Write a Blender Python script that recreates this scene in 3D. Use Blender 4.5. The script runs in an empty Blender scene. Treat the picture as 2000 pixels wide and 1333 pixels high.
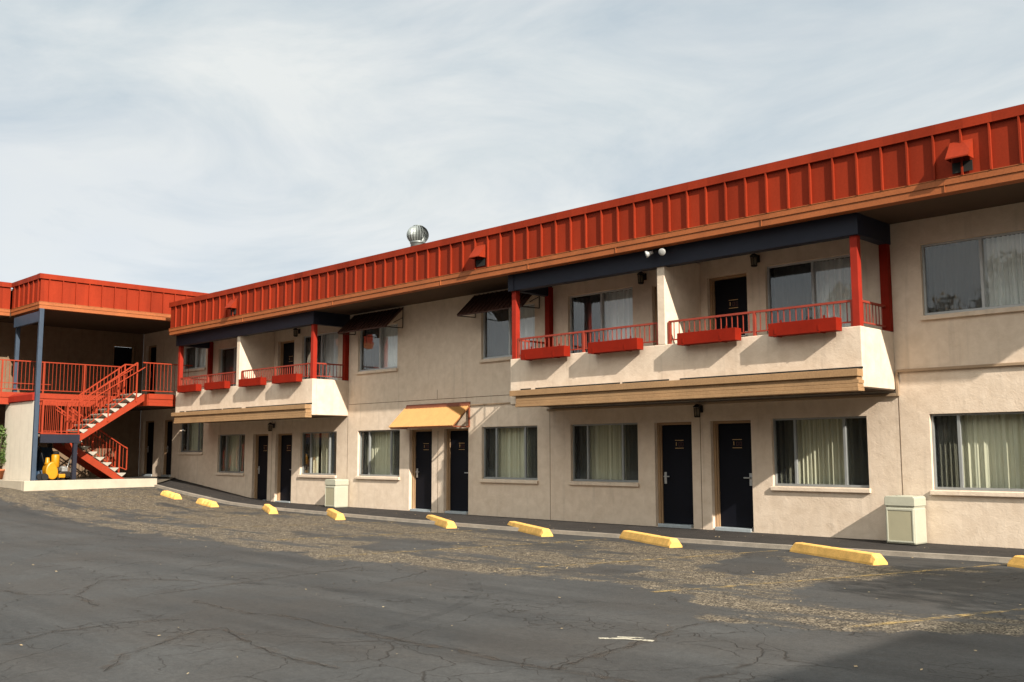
import bpy, bmesh, math, random
from mathutils import Vector, Matrix
import numpy as np
rng = random.Random(7)
S = bpy.context.scene
COL = S.collection

# ------------------------------------------------------------------ camera
CAM_H = 1.47
CAM_Y = -16.8
cd = bpy.data.cameras.new("camera")
cd.sensor_width = 36.0
cd.lens = 35.0
cd.clip_start = 0.1
cd.clip_end = 2000
cam = bpy.data.objects.new("camera", cd)
COL.objects.link(cam)
yaw, pitch, roll = math.radians(-45.1), math.radians(6.455), math.radians(-0.105)
fw = Vector((math.sin(yaw) * math.cos(pitch), math.cos(yaw) * math.cos(pitch), math.sin(pitch)))
rt = Vector((math.cos(yaw), -math.sin(yaw), 0))
up = rt.cross(fw)
r2 = rt * math.cos(roll) + up * math.sin(roll)
u2 = -rt * math.sin(roll) + up * math.cos(roll)
M = Matrix((r2, u2, -fw)).transposed().to_4x4()
M.translation = Vector((0, CAM_Y, CAM_H))
cam.matrix_world = M
S.camera = cam

# ------------------------------------------------------------------ world, sun, exposure
SUN = Vector((3.07, -1.0, 1.87)).normalized()
SUN_EL = math.asin(SUN.z)
SUN_AZ = math.atan2(SUN.x, SUN.y)          # clockwise from +Y
w = bpy.data.worlds.new("World")
S.world = w
w.use_nodes = True
nt = w.node_tree
nt.nodes.clear()
N = nt.nodes.new
L = nt.links.new
sky = N('ShaderNodeTexSky')
sky.sky_type = 'NISHITA'
sky.sun_disc = False
sky.sun_elevation = SUN_EL
sky.sun_rotation = SUN_AZ
sky.altitude = 1600
sky.air_density = 0.62
sky.dust_density = 0.5
tc = N('ShaderNodeTexCoord')
mp = N('ShaderNodeMapping')
mp.inputs['Rotation'].default_value = (0.25, 0.12, math.radians(35))
mp.inputs['Location'].default_value = (8.5, 11.5, 4.5)
mp.inputs['Scale'].default_value = (0.7, 2.4, 5.2)
L(tc.outputs['Generated'], mp.inputs['Vector'])
n1 = N('ShaderNodeTexNoise')
n1.inputs['Scale'].default_value = 1.6
n1.inputs['Detail'].default_value = 7
n1.inputs['Roughness'].default_value = 0.52
n1.inputs['Distortion'].default_value = 0.35
L(mp.outputs['Vector'], n1.inputs['Vector'])
rmp = N('ShaderNodeValToRGB')
rmp.color_ramp.elements[0].position = 0.30
rmp.color_ramp.elements[0].color = (0.86, 0.86, 0.86, 1)
rmp.color_ramp.elements[1].position = 0.62
rmp.color_ramp.elements[1].color = (0.97, 0.97, 0.97, 1)
L(n1.outputs['Fac'], rmp.inputs['Fac'])
mx = N('ShaderNodeMix')
mx.data_type = 'RGBA'
L(rmp.outputs['Color'], mx.inputs['Factor'])
L(sky.outputs['Color'], mx.inputs['A'])
n2w = N('ShaderNodeTexNoise')
n2w.inputs['Scale'].default_value = 1.7
n2w.inputs['Detail'].default_value = 9
n2w.inputs['Roughness'].default_value = 0.6
n2w.inputs['Distortion'].default_value = 0.6
L(mp.outputs['Vector'], n2w.inputs['Vector'])
rm2 = N('ShaderNodeMapRange')
rm2.inputs['From Min'].default_value = 0.33
rm2.inputs['From Max'].default_value = 0.66
sz0 = N('ShaderNodeSeparateXYZ')
L(tc.outputs['Generated'], sz0.inputs[0])
ez = N('ShaderNodeMath')
ez.operation = 'MULTIPLY_ADD'
L(sz0.outputs['Z'], ez.inputs[0])
ez.inputs[1].default_value = -0.75
ez.inputs[2].default_value = 0.24
es = N('ShaderNodeMath')
es.operation = 'ADD'
L(n2w.outputs['Fac'], es.inputs[0])
L(ez.outputs[0], es.inputs[1])
L(es.outputs[0], rm2.inputs['Value'])
cl = N('ShaderNodeMix')
cl.data_type = 'RGBA'
cl.inputs['A'].default_value = (3.75, 4.35, 4.70, 1)
cl.inputs['B'].default_value = (5.60, 5.78, 5.72, 1)
L(rm2.outputs['Result'], cl.inputs['Factor'])
# thin cloud scatters sunlight forward: the veil is brighter on the sun's side of the sky
dt = N('ShaderNodeVectorMath')
dt.operation = 'DOT_PRODUCT'
L(tc.outputs['Generated'], dt.inputs[0])
dt.inputs[1].default_value = tuple(SUN)
gm = N('ShaderNodeMapRange')
gm.interpolation_type = 'SMOOTHSTEP'
gm.inputs['From Min'].default_value = -0.30
gm.inputs['From Max'].default_value = 0.55
gm.inputs['To Min'].default_value = 0.0
gm.inputs['To Max'].default_value = 1.0
L(dt.outputs['Value'], gm.inputs['Value'])
gv = N('ShaderNodeVectorMath')
gv.operation = 'SCALE'
wt = N('ShaderNodeMix')
wt.data_type = 'RGBA'
wt.blend_type = 'MULTIPLY'
L(gm.outputs['Result'], wt.inputs['Factor'])
L(cl.outputs['Result'], wt.inputs['A'])
wt.inputs['B'].default_value = (1.10, 0.98, 0.84, 1)
L(wt.outputs['Result'], gv.inputs[0])
# below about 15 degrees on that side the veil thins out into a dull haze
sz = N('ShaderNodeSeparateXYZ')
L(tc.outputs['Generated'], sz.inputs[0])
el = N('ShaderNodeMapRange')
el.interpolation_type = 'SMOOTHSTEP'
el.inputs['From Min'].default_value = 0.12
el.inputs['From Max'].default_value = 0.52
el.inputs['To Min'].default_value = 0.28
el.inputs['To Max'].default_value = 3.35
L(sz.outputs['Z'], el.inputs['Value'])
gx = N('ShaderNodeMix')
gx.data_type = 'FLOAT'
gx.inputs['A'].default_value = 1.0
L(el.outputs['Result'], gx.inputs['B'])
L(gm.outputs['Result'], gx.inputs['Factor'])
L(gx.outputs['Result'], gv.inputs['Scale'])
L(gv.outputs['Vector'], mx.inputs['B'])
bg = N('ShaderNodeBackground')
bg.inputs['Strength'].default_value = 0.050
L(mx.outputs['Result'], bg.inputs['Color'])
out = N('ShaderNodeOutputWorld')
L(bg.outputs['Background'], out.inputs['Surface'])

sd = bpy.data.lights.new("sun", 'SUN')
sd.energy = 2.95
sd.angle = math.radians(0.55)
sd.color = (1.0, 0.915, 0.79)
so = bpy.data.objects.new("sun", sd)
so.rotation_euler = SUN.to_track_quat('Z', 'Y').to_euler()
so.location = (20, -20, 30)
COL.objects.link(so)
S.view_settings.view_transform = 'Standard'
S.view_settings.look = 'None'
S.view_settings.gamma = 1
S.view_settings.exposure = 1.58


# ------------------------------------------------------------------ materials
def new_mat(name):
    m = bpy.data.materials.new(name)
    m.use_nodes = True
    t = m.node_tree
    b = t.nodes['Principled BSDF']
    return m, t, b


def mat(name, col, rough=0.7, var=0.12, vscale=3.0, bump=0.0, bscale=60.0, metal=0.0, spec=0.3, streak=0.0,
        fine=0.0, fscale=120.0, panel=0.0):
    """Painted surface: base colour with two octaves of wear, optional fine grain and bump."""
    m, t, b = new_mat(name)
    g = t.nodes.new('ShaderNodeNewGeometry')
    n = t.nodes.new('ShaderNodeTexNoise')
    n.inputs['Scale'].default_value = vscale
    n.inputs['Detail'].default_value = 8
    n.inputs['Roughness'].default_value = 0.65
    src = g.outputs['Position']
    if streak:
        mpn = t.nodes.new('ShaderNodeMapping')
        mpn.inputs['Scale'].default_value = (1, 1, streak)
        t.links.new(src, mpn.inputs['Vector'])
        t.links.new(mpn.outputs['Vector'], n.inputs['Vector'])
    else:
        t.links.new(src, n.inputs['Vector'])
    hs = t.nodes.new('ShaderNodeMix')
    hs.data_type = 'RGBA'
    mr = t.nodes.new('ShaderNodeMapRange')
    mr.inputs['From Min'].default_value = 0.3
    mr.inputs['From Max'].default_value = 0.7
    t.links.new(n.outputs['Fac'], mr.inputs['Value'])
    t.links.new(mr.outputs['Result'], hs.inputs['Factor'])
    hs.inputs['A'].default_value = (*[c * (1 - var) for c in col], 1)
    hs.inputs['B'].default_value = (*[min(1, c * (1 + var)) for c in col], 1)
    colout = hs.outputs['Result']
    if fine:
        nf = t.nodes.new('ShaderNodeTexNoise')
        nf.inputs['Scale'].default_value = fscale
        nf.inputs['Detail'].default_value = 4
        t.links.new(src, nf.inputs['Vector'])
        mf = t.nodes.new('ShaderNodeMapRange')
        mf.inputs['From Min'].default_value = 0.3
        mf.inputs['From Max'].default_value = 0.7
        mf.inputs['To Min'].default_value = 1 - fine
        mf.inputs['To Max'].default_value = 1 + fine
        t.links.new(nf.outputs['Fac'], mf.inputs['Value'])
        vm = t.nodes.new('ShaderNodeVectorMath')
        vm.operation = 'SCALE'
        t.links.new(colout, vm.inputs[0])
        t.links.new(mf.outputs['Result'], vm.inputs['Scale'])
        colout = vm.outputs['Vector']
    if panel:            # each metal sheet has faded a little differently
        sx = t.nodes.new('ShaderNodeSeparateXYZ')
        t.links.new(src, sx.inputs[0])
        sm = t.nodes.new('ShaderNodeMath')
        sm.operation = 'ADD'
        t.links.new(sx.outputs['X'], sm.inputs[0])
        t.links.new(sx.outputs['Y'], sm.inputs[1])
        dv = t.nodes.new('ShaderNodeMath')
        dv.operation = 'MULTIPLY_ADD'
        t.links.new(sm.outputs[0], dv.inputs[0])
        dv.inputs[1].default_value = 1 / 0.42
        dv.inputs[2].default_value = 33.14 / 0.42
        flr = t.nodes.new('ShaderNodeMath')
        flr.operation = 'FLOOR'
        t.links.new(dv.outputs[0], flr.inputs[0])
        wn = t.nodes.new('ShaderNodeTexWhiteNoise')
        wn.noise_dimensions = '1D'
        t.links.new(flr.outputs[0], wn.inputs['W'])
        mpv = t.nodes.new('ShaderNodeMapRange')
        mpv.inputs['To Min'].default_value = 1 - panel
        mpv.inputs['To Max'].default_value = 1 + panel
        t.links.new(wn.outputs['Value'], mpv.inputs['Value'])
        vp = t.nodes.new('ShaderNodeVectorMath')
        vp.operation = 'SCALE'
        t.links.new(colout, vp.inputs[0])
        t.links.new(mpv.outputs['Result'], vp.inputs['Scale'])
        colout = vp.outputs['Vector']
    t.links.new(colout, b.inputs['Base Color'])
    b.inputs['Roughness'].default_value = rough
    b.inputs['Metallic'].default_value = metal
    b.inputs['Specular IOR Level'].default_value = spec
    if bump:
        nb = t.nodes.new('ShaderNodeTexNoise')
        nb.inputs['Scale'].default_value = bscale
        nb.inputs['Detail'].default_value = 5
        t.links.new(g.outputs['Position'], nb.inputs['Vector'])
        bp = t.nodes.new('ShaderNodeBump')
        bp.inputs['Strength'].default_value = bump
        bp.inputs['Distance'].default_value = 0.02
        t.links.new(nb.outputs['Fac'], bp.inputs['Height'])
        t.links.new(bp.outputs['Normal'], b.inputs['Normal'])
    return m


def stucco(name, c1, c2):
    """Hand-trowelled stucco: swirled light and dark skim marks plus grain."""
    m, t, b = new_mat(name)
    g = t.nodes.new('ShaderNodeNewGeometry')
    n = t.nodes.new('ShaderNodeTexNoise')
    n.inputs['Scale'].default_value = 4.5
    n.inputs['Detail'].default_value = 10
    n.inputs['Roughness'].default_value = 0.62
    n.inputs['Distortion'].default_value = 0.35
    t.links.new(g.outputs['Position'], n.inputs['Vector'])
    n2 = t.nodes.new('ShaderNodeTexNoise')
    n2.inputs['Scale'].default_value = 0.45
    n2.inputs['Detail'].default_value = 3
    t.links.new(g.outputs['Position'], n2.inputs['Vector'])
    add = t.nodes.new('ShaderNodeMath')
    add.operation = 'MULTIPLY_ADD'
    t.links.new(n2.outputs['Fac'], add.inputs[0])
    add.inputs[1].default_value = 0.5
    t.links.new(n.outputs['Fac'], add.inputs[2])
    mr = t.nodes.new('ShaderNodeMapRange')
    mr.inputs['From Min'].default_value = 0.5
    mr.inputs['From Max'].default_value = 1.0
    t.links.new(add.outputs[0], mr.inputs['Value'])
    mxn = t.nodes.new('ShaderNodeMix')
    mxn.data_type = 'RGBA'
    mxn.inputs['A'].default_value = (*c1, 1)
    mxn.inputs['B'].default_value = (*c2, 1)
    t.links.new(mr.outputs['Result'], mxn.inputs['Factor'])
    # rain streaks and splash dirt, running down the wall
    mps = t.nodes.new('ShaderNodeMapping')
    mps.inputs['Scale'].default_value = (7.0, 7.0, 0.5)
    t.links.new(g.outputs['Position'], mps.inputs['Vector'])
    ns = t.nodes.new('ShaderNodeTexNoise')
    ns.inputs['Scale'].default_value = 1.0
    ns.inputs['Detail'].default_value = 5
    t.links.new(mps.outputs['Vector'], ns.inputs['Vector'])
    mrs = t.nodes.new('ShaderNodeMapRange')
    mrs.inputs['From Min'].default_value = 0.58
    mrs.inputs['From Max'].default_value = 0.78
    mrs.inputs['To Min'].default_value = 1.0
    mrs.inputs['To Max'].default_value = 0.82
    t.links.new(ns.outputs['Fac'], mrs.inputs['Value'])
    vm = t.nodes.new('ShaderNodeVectorMath')
    vm.operation = 'SCALE'
    t.links.new(mxn.outputs['Result'], vm.inputs[0])
    t.links.new(mrs.outputs['Result'], vm.inputs['Scale'])
    t.links.new(vm.outputs['Vector'], b.inputs['Base Color'])
    b.inputs['Roughness'].default_value = 0.92
    b.inputs['Specular IOR Level'].default_value = 0.15
    nb = t.nodes.new('ShaderNodeTexNoise')
    nb.inputs['Scale'].default_value = 30
    nb.inputs['Detail'].default_value = 6
    nb.inputs['Distortion'].default_value = 0.8
    t.links.new(g.outputs['Position'], nb.inputs['Vector'])
    ad2 = t.nodes.new('ShaderNodeMath')
    ad2.operation = 'MULTIPLY_ADD'
    t.links.new(n.outputs['Fac'], ad2.inputs[0])
    ad2.inputs[1].default_value = 2.0
    t.links.new(nb.outputs['Fac'], ad2.inputs[2])
    bp = t.nodes.new('ShaderNodeBump')
    bp.inputs['Strength'].default_value = 0.35
    bp.inputs['Distance'].default_value = 0.012
    t.links.new(ad2.outputs[0], bp.inputs['Height'])
    t.links.new(bp.outputs['Normal'], b.inputs['Normal'])
    return m


def glass_mat(name, f0=0.11, tint=(0.82, 0.86, 0.86)):
    m, t, b = new_mat(name)
    t.nodes.remove(b)
    g = t.nodes.new('ShaderNodeNewGeometry')
    d = t.nodes.new('ShaderNodeVectorMath')
    d.operation = 'DOT_PRODUCT'
    t.links.new(g.outputs['Normal'], d.inputs[0])
    t.links.new(g.outputs['Incoming'], d.inputs[1])
    a = t.nodes.new('ShaderNodeMath')
    a.operation = 'ABSOLUTE'
    t.links.new(d.outputs['Value'], a.inputs[0])
    s = t.nodes.new('ShaderNodeMath')
    s.operation = 'SUBTRACT'
    s.inputs[0].default_value = 1
    t.links.new(a.outputs[0], s.inputs[1])
    p = t.nodes.new('ShaderNodeMath')
    p.operation = 'POWER'
    t.links.new(s.outputs[0], p.inputs[0])
    p.inputs[1].default_value = 5
    q = t.nodes.new('ShaderNodeMath')
    q.operation = 'MULTIPLY_ADD'
    t.links.new(p.outputs[0], q.inputs[0])
    q.inputs[1].default_value = 1 - f0
    q.inputs[2].default_value = f0
    tr = t.nodes.new('ShaderNodeBsdfTransparent')
    tr.inputs['Color'].default_value = (*tint, 1)
    gl = t.nodes.new('ShaderNodeBsdfGlossy')
    gl.inputs['Roughness'].default_value = 0.012
    # old panes are not perfectly flat
    nz = t.nodes.new('ShaderNodeTexNoise')
    nz.inputs['Scale'].default_value = 2.2
    t.links.new(g.outputs['Position'], nz.inputs['Vector'])
    bp = t.nodes.new('ShaderNodeBump')
    bp.inputs['Strength'].default_value = 0.05
    bp.inputs['Distance'].default_value = 0.02
    t.links.new(nz.outputs['Fac'], bp.inputs['Height'])
    t.links.new(bp.outputs['Normal'], gl.inputs['Normal'])
    ms = t.nodes.new('ShaderNodeMixShader')
    t.links.new(q.outputs[0], ms.inputs['Fac'])
    t.links.new(tr.outputs[0], ms.inputs[1])
    t.links.new(gl.outputs[0], ms.inputs[2])
    t.links.new(ms.outputs[0], t.nodes['Material Output'].inputs['Surface'])
    return m


def screen_mat(name):
    """Insect screen: dark mesh that lets part of the light through."""
    m, t, b = new_mat(name)
    b.inputs['Base Color'].default_value = (0.03, 0.03, 0.032, 1)
    b.inputs['Roughness'].default_value = 0.9
    tr = t.nodes.new('ShaderNodeBsdfTransparent')
    ms = t.nodes.new('ShaderNodeMixShader')
    ms.inputs['Fac'].default_value = 0.50
    t.links.new(b.outputs[0], ms.inputs[1])
    t.links.new(tr.outputs[0], ms.inputs[2])
    t.links.new(ms.outputs[0], t.nodes['Material Output'].inputs['Surface'])
    return m


def leaf_mat(name, c1, c2):
    m, t, b = new_mat(name)
    oi = t.nodes.new('ShaderNodeNewGeometry')
    n = t.nodes.new('ShaderNodeTexNoise')
    n.inputs['Scale'].default_value = 9
    t.links.new(oi.outputs['Position'], n.inputs['Vector'])
    mxn = t.nodes.new('ShaderNodeMix')
    mxn.data_type = 'RGBA'
    mr = t.nodes.new('ShaderNodeMapRange')
    mr.inputs['From Min'].default_value = 0.35
    mr.inputs['From Max'].default_value = 0.65
    t.links.new(n.outputs['Fac'], mr.inputs['Value'])
    t.links.new(mr.outputs['Result'], mxn.inputs['Factor'])
    mxn.inputs['A'].default_value = (*c1, 1)
    mxn.inputs['B'].default_value = (*c2, 1)
    t.links.new(mxn.outputs['Result'], b.inputs['Base Color'])
    b.inputs['Roughness'].default_value = 0.6
    return m


MT = dict(
    stucco=stucco('stucco', (0.535, 0.425, 0.325), (0.67, 0.555, 0.445)),
    stucco_wing=stucco('shade_toned_stucco', (0.155, 0.10, 0.062), (0.20, 0.14, 0.092)),  # wing stucco darkened below its cream so the colour carries the gallery shade
    cream=stucco('cream_stucco', (0.58, 0.52, 0.43), (0.64, 0.575, 0.475)),
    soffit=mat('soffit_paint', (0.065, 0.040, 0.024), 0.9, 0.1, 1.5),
    fascia=mat('fascia_red_metal', (0.222, 0.0240, 0.0082), 0.6, 0.18, 1.6, spec=0.08, streak=0.22, fine=0.06, fscale=25, panel=0.14),
    trim=mat('fascia_orange_wood', (0.285, 0.083, 0.024), 0.65, 0.16, 2.5, fine=0.10, fscale=40),
    planter=mat('planter_red_paint', (0.190, 0.0105, 0.0030), 0.65, 0.14, 3.0, spec=0.10, fine=0.06, fscale=60),
    redpost=mat('red_wood_paint', (0.27, 0.021, 0.0105), 0.65, 0.14, 3.0, spec=0.12, fine=0.06, fscale=60),
    rail=mat('red_rail_paint', (0.25, 0.036, 0.019), 0.6, 0.15, 4.0, fine=0.08, fscale=60),
    orail=mat('orange_rail_paint', (0.27, 0.0285, 0.0065), 0.6, 0.12, 4.0, fine=0.06, fscale=60),
    navy=mat('navy_beam_paint', (0.010, 0.0115, 0.022), 0.6, 0.2, 2.0),
    bluepost=mat('faded_blue_post_paint', (0.035, 0.052, 0.080), 0.55, 0.15, 3.0, fine=0.08, fscale=50),
    door=mat('black_door_paint', (0.004, 0.0045, 0.008), 0.6, 0.2, 2.0, spec=0.12),
    jamb=mat('tan_jamb_paint', (0.30, 0.19, 0.105), 0.6, 0.1, 3.0),
    alu=mat('aluminium_frame', (0.27, 0.28, 0.28), 0.5, 0.08, 6.0, metal=0.35),
    aluw=mat('pale_aluminium_frame', (0.42, 0.43, 0.43), 0.5, 0.08, 6.0),
    alud=mat('dull_aluminium', (0.20, 0.20, 0.20), 0.5, 0.1, 6.0, metal=0.3),
    sill=mat('threshold_metal', (0.42, 0.47, 0.50), 0.4, 0.1, 8.0, metal=0.4),
    curtain=mat('green_cream_curtain', (0.64, 0.60, 0.47), 0.9, 0.06, 2.0),
    curtaing=mat('grey_white_curtain', (0.84, 0.86, 0.84), 0.9, 0.06, 2.0),
    curtaind=mat('brown_curtain', (0.14, 0.11, 0.09), 0.9, 0.1, 2.0),
    dark=mat('dark_room', (0.02, 0.018, 0.016), 0.95, 0.1, 1.0),
    brownmetal=mat('brown_awning_metal', (0.060, 0.024, 0.015), 0.6, 0.1, 3.0),
    yellowmetal=mat('yellow_corrugated_metal', (0.37, 0.19, 0.06), 0.6, 0.08, 4.0, fine=0.05, fscale=30),
    flashing=mat('rust_flashing', (0.17, 0.050, 0.024), 0.6, 0.15, 4.0),
    tan=mat('tan_wood', (0.295, 0.175, 0.086), 0.65, 0.14, 2.0, fine=0.12, fscale=30),
    conduit=mat('beige_conduit', (0.30, 0.21, 0.135), 0.7, 0.1, 3.0),
    joint=mat('dark_joint', (0.13, 0.085, 0.055), 0.9, 0.1, 3.0),
    galv=mat('galvanised_metal', (0.22, 0.24, 0.235), 0.45, 0.2, 14.0, metal=0.6),
    white=mat('white_lamp', (0.36, 0.36, 0.35), 0.35, 0.05, 8.0),
    frost=mat('frosted_glass', (0.16, 0.13, 0.09), 0.3, 0.1, 8.0),
    iron=mat('black_iron', (0.015, 0.012, 0.010), 0.5, 0.1, 8.0),
    brass=mat('brass', (0.45, 0.28, 0.12), 0.4, 0.1, 8.0, metal=0.6),
    redink=mat('red_numeral', (0.05, 0.014, 0.011), 0.5, 0.1, 8.0),
    binbody=mat('bin_cream', (0.37, 0.365, 0.29), 0.65, 0.05, 4.0, fine=0.04, fscale=30),
    binpanel=mat('bin_grey_panel', (0.31, 0.285, 0.195), 0.65, 0.06, 3.0),
    stop=mat('yellow_wheel_stop_paint', (0.74, 0.42, 0.115), 0.85, 0.22, 5.0, bump=0.3, bscale=50, fine=0.15, fscale=70),
    walk=mat('dark_walk_asphalt', (0.026, 0.022, 0.020), 0.92, 0.3, 2.0, bump=0.4, bscale=120, fine=0.35, fscale=160),
    kerb=mat('kerb_paint', (0.25, 0.215, 0.175), 0.9, 0.25, 4.0, bump=0.2, bscale=60, fine=0.15, fscale=60),
    white_wall=mat('white_retaining_wall', (0.40, 0.345, 0.27), 0.85, 0.10, 2.5, bump=0.2, bscale=40),
    tread=mat('pale_concrete_tread', (0.34, 0.31, 0.26), 0.85, 0.12, 6.0),
    conc=mat('grey_concrete', (0.12, 0.10, 0.075), 0.9, 0.2, 2.0, fine=0.2, fscale=60),
    yellow=mat('machine_yellow', (0.46, 0.20, 0.002), 0.45, 0.06, 5.0, spec=0.5),
    rubber=mat('black_rubber', (0.012, 0.012, 0.013), 0.8, 0.1, 8.0),
    steel=mat('worn_steel', (0.45, 0.45, 0.44), 0.4, 0.2, 12.0, metal=0.7),
    tarp=mat('blue_tarp', (0.02, 0.045, 0.085), 0.6, 0.15, 5.0),
    soil=mat('dry_soil', (0.05, 0.035, 0.022), 0.95, 0.3, 20.0),
    clay=mat('clay_pot', (0.35, 0.12, 0.05), 0.8, 0.1, 6.0),
    bark=mat('bark', (0.06, 0.045, 0.032), 0.9, 0.3, 8.0, bump=0.5, bscale=30),
    roofing=mat('roof_gravel', (0.20, 0.19, 0.17), 0.95, 0.2, 4.0),
    glass=glass_mat('window_glass', 0.045, (0.93, 0.95, 0.94)),
    glassup=glass_mat('upper_window_glass', 0.075, (0.99, 0.995, 0.995)),
    screen=screen_mat('insect_screen'),
    shrub=leaf_mat('shrub_leaves', (0.045, 0.085, 0.016), (0.10, 0.15, 0.030)),
    autumn=leaf_mat('autumn_leaves', (0.055, 0.060, 0.018), (0.16, 0.085, 0.025)),
    litter=leaf_mat('fallen_leaves', (0.28, 0.19, 0.09), (0.36, 0.29, 0.18)),
)


# ------------------------------------------------------------------ mesh builder
class MB:
    def __init__(self):
        self.v, self.f, self.m, self.sm = [], [], [], []

    def quad(self, pts, m=0, sm=False):
        i = len(self.v)
        self.v += [tuple(p) for p in pts]
        self.f.append(tuple(range(i, i + len(pts))))
        self.m.append(m)
        self.sm.append(sm)

    def box(self, x0, x1, y0, y1, z0, z1, m=0, map=None):
        P = [(x, y, z) for x in (x0, x1) for y in (y0, y1) for z in (z0, z1)]
        if map:
            P = [map(*p) for p in P]
        i = len(self.v)
        self.v += P
        for q in ((0, 1, 3, 2), (4, 6, 7, 5), (0, 4, 5, 1), (2, 3, 7, 6), (0, 2, 6, 4), (1, 5, 7, 3)):
            self.f.append(tuple(i + k for k in q))
            self.m.append(m)
            self.sm.append(False)
        return self

    def prism(self, prof, axis, a0, a1, m=0, map=None):
        """prof: list of 2-D points in the two other axes (in x,y,z order); extruded along axis."""
        def mk(p, a):
            q = list(p)
            q.insert(axis, a)
            return map(*q) if map else tuple(q)
        n = len(prof)
        i = len(self.v)
        self.v += [mk(p, a0) for p in prof] + [mk(p, a1) for p in prof]
        self.f.append(tuple(range(i, i + n)))
        self.f.append(tuple(range(i + 2 * n - 1, i + n - 1, -1)))
        self.m += [m, m]
        self.sm += [False, False]
        for k in range(n):
            k2 = (k + 1) % n
            self.f.append((i + k, i + k2, i + n + k2, i + n + k))
            self.m.append(m)
            self.sm.append(False)
        return self

    def bar(self, p, q, t=0.02, m=0, t2=None):
        """square bar from p to q, upright section"""
        p, q = Vector(p), Vector(q)
        d = (q - p).normalized()
        ref = Vector((0, 0, 1)) if abs(d.z) < 0.95 else Vector((1, 0, 0))
        a = d.cross(ref).normalized() * (t / 2)
        b = a.cross(d).normalized() * ((t2 or t) / 2)
        i = len(self.v)
        for c in (p, q):
            self.v += [tuple(c + a + b), tuple(c - a + b), tuple(c - a - b), tuple(c + a - b)]
        for fq in ((0, 1, 2, 3), (7, 6, 5, 4), (0, 4, 5, 1), (1, 5, 6, 2), (2, 6, 7, 3), (3, 7, 4, 0)):
            self.f.append(tuple(i + k for k in fq))
            self.m.append(m)
            self.sm.append(False)
        return self

    def lathe(self, c, prof, n=16, m=0, axis=(0, 0, 1), sm=True):
        """prof: (radius, height along axis)"""
        ax = Vector(axis).normalized()
        ref = Vector((1, 0, 0)) if abs(ax.x) < 0.9 else Vector((0, 1, 0))
        a = ax.cross(ref).normalized()
        b = ax.cross(a)
        c = Vector(c)
        i = len(self.v)
        for r, h in prof:
            for k in range(n):
                t = 2 * math.pi * k / n
                self.v.append(tuple(c + ax * h + (a * math.cos(t) + b * math.sin(t)) * r))
        for j in range(len(prof) - 1):
            for k in range(n):
                k2 = (k + 1) % n
                self.f.append((i + j * n + k, i + j * n + k2, i + (j + 1) * n + k2, i + (j + 1) * n + k))
                self.m.append(m)
                self.sm.append(sm)
        self.f.append(tuple(i + k for k in range(n)))
        self.f.append(tuple(i + (len(prof) - 1) * n + k for k in range(n - 1, -1, -1)))
        self.m += [m, m]
        self.sm += [False, False]
        return self

    def tube(self, pts, r=0.02, n=8, m=0):
        for p, q in zip(pts[:-1], pts[1:]):
            d = (Vector(q) - Vector(p))
            self.lathe(p, [(r, 0), (r, d.length)], n, m, d)
        return self

    def build(self, name, mats, parent=None, bevel=0.0, origin=None):
        if not isinstance(mats, (list, tuple)):
            mats = [mats]
        o0 = Vector(origin) if origin is not None else world_origin(parent)
        me = bpy.data.meshes.new(name)
        me.from_pydata([tuple(Vector(p) - o0) for p in self.v], [], self.f)
        for mm in mats:
            me.materials.append(mm)
        me.polygons.foreach_set('material_index', self.m)
        me.polygons.foreach_set('use_smooth', self.sm)
        bm = bmesh.new()
        bm.from_mesh(me)
        bmesh.ops.recalc_face_normals(bm, faces=bm.faces)
        bm.to_mesh(me)
        bm.free()
        me.update()
        o = bpy.data.objects.new(name, me)
        COL.objects.link(o)
        if parent is not None:
            o.parent = parent
            o.location = (0, 0, 0)
        else:
            o.location = o0
        if bevel:
            bv = o.modifiers.new('bevel', 'BEVEL')
            bv.width = bevel
            bv.segments = 2
            bv.limit_method = 'ANGLE'
            bv.angle_limit = math.radians(40)
        return o


ORIG = {}


def world_origin(parent):
    if parent is None:
        return Vector((0, 0, 0))
    p = parent
    while p.parent is not None:
        p = p.parent
    return Vector(p.location)


def thing(name, label, cat, loc, group=None):
    o = bpy.data.objects.new(name, None)
    o.empty_display_size = 0.3
    o.location = loc
    COL.objects.link(o)
    return tag(o, label, cat, group)


def tag(o, label, cat, group=None):
    o['label'] = label
    o['category'] = cat
    if group:
        o['group'] = group
    return o


def struct(o, kind='structure'):
    o['kind'] = kind
    return o


def copy_tree(o, parent=None):
    c = o.copy()
    COL.objects.link(c)
    if parent is not None:
        c.parent = parent
    for ch in list(o.children):
        copy_tree(ch, c)
    return c


def interp(tab, x):
    if x <= tab[0][0]:
        return tab[0][1]
    for (a, b), (c, d) in zip(tab[:-1], tab[1:]):
        if x <= c:
            return b + (d - b) * (x - a) / (c - a)
    return tab[-1][1]


KERB_Z = [(-34, .56), (-32.4, .48), (-30.6, .31), (-28.9, .17), (-27.3, .045), (-25.8, -.005), (-24.2, -.035), (-19, -.09),
          (-15.4, -.105), (-9.4, -.08), (-5, -.03), (10, .0)]
WALL_Z = [(-40, .68), (-34.2, .68), (-33.6, .59), (-31.7, .385), (-30, .20), (-28.5, .04), (-27.5, -.005), (10, -.02)]
KERB_Y = -1.5


def lot_z(x, y):
    z = interp(KERB_Z, x) - 0.055
    far = min(1, max(0, (-y - 2.0) / 6.0))
    z2 = interp([(-60, .40), (-33, .40), (-29, .14), (-26, -.06), (-20, -.14), (10, -.14)], x)
    return z * (1 - far) + z2 * far


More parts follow.
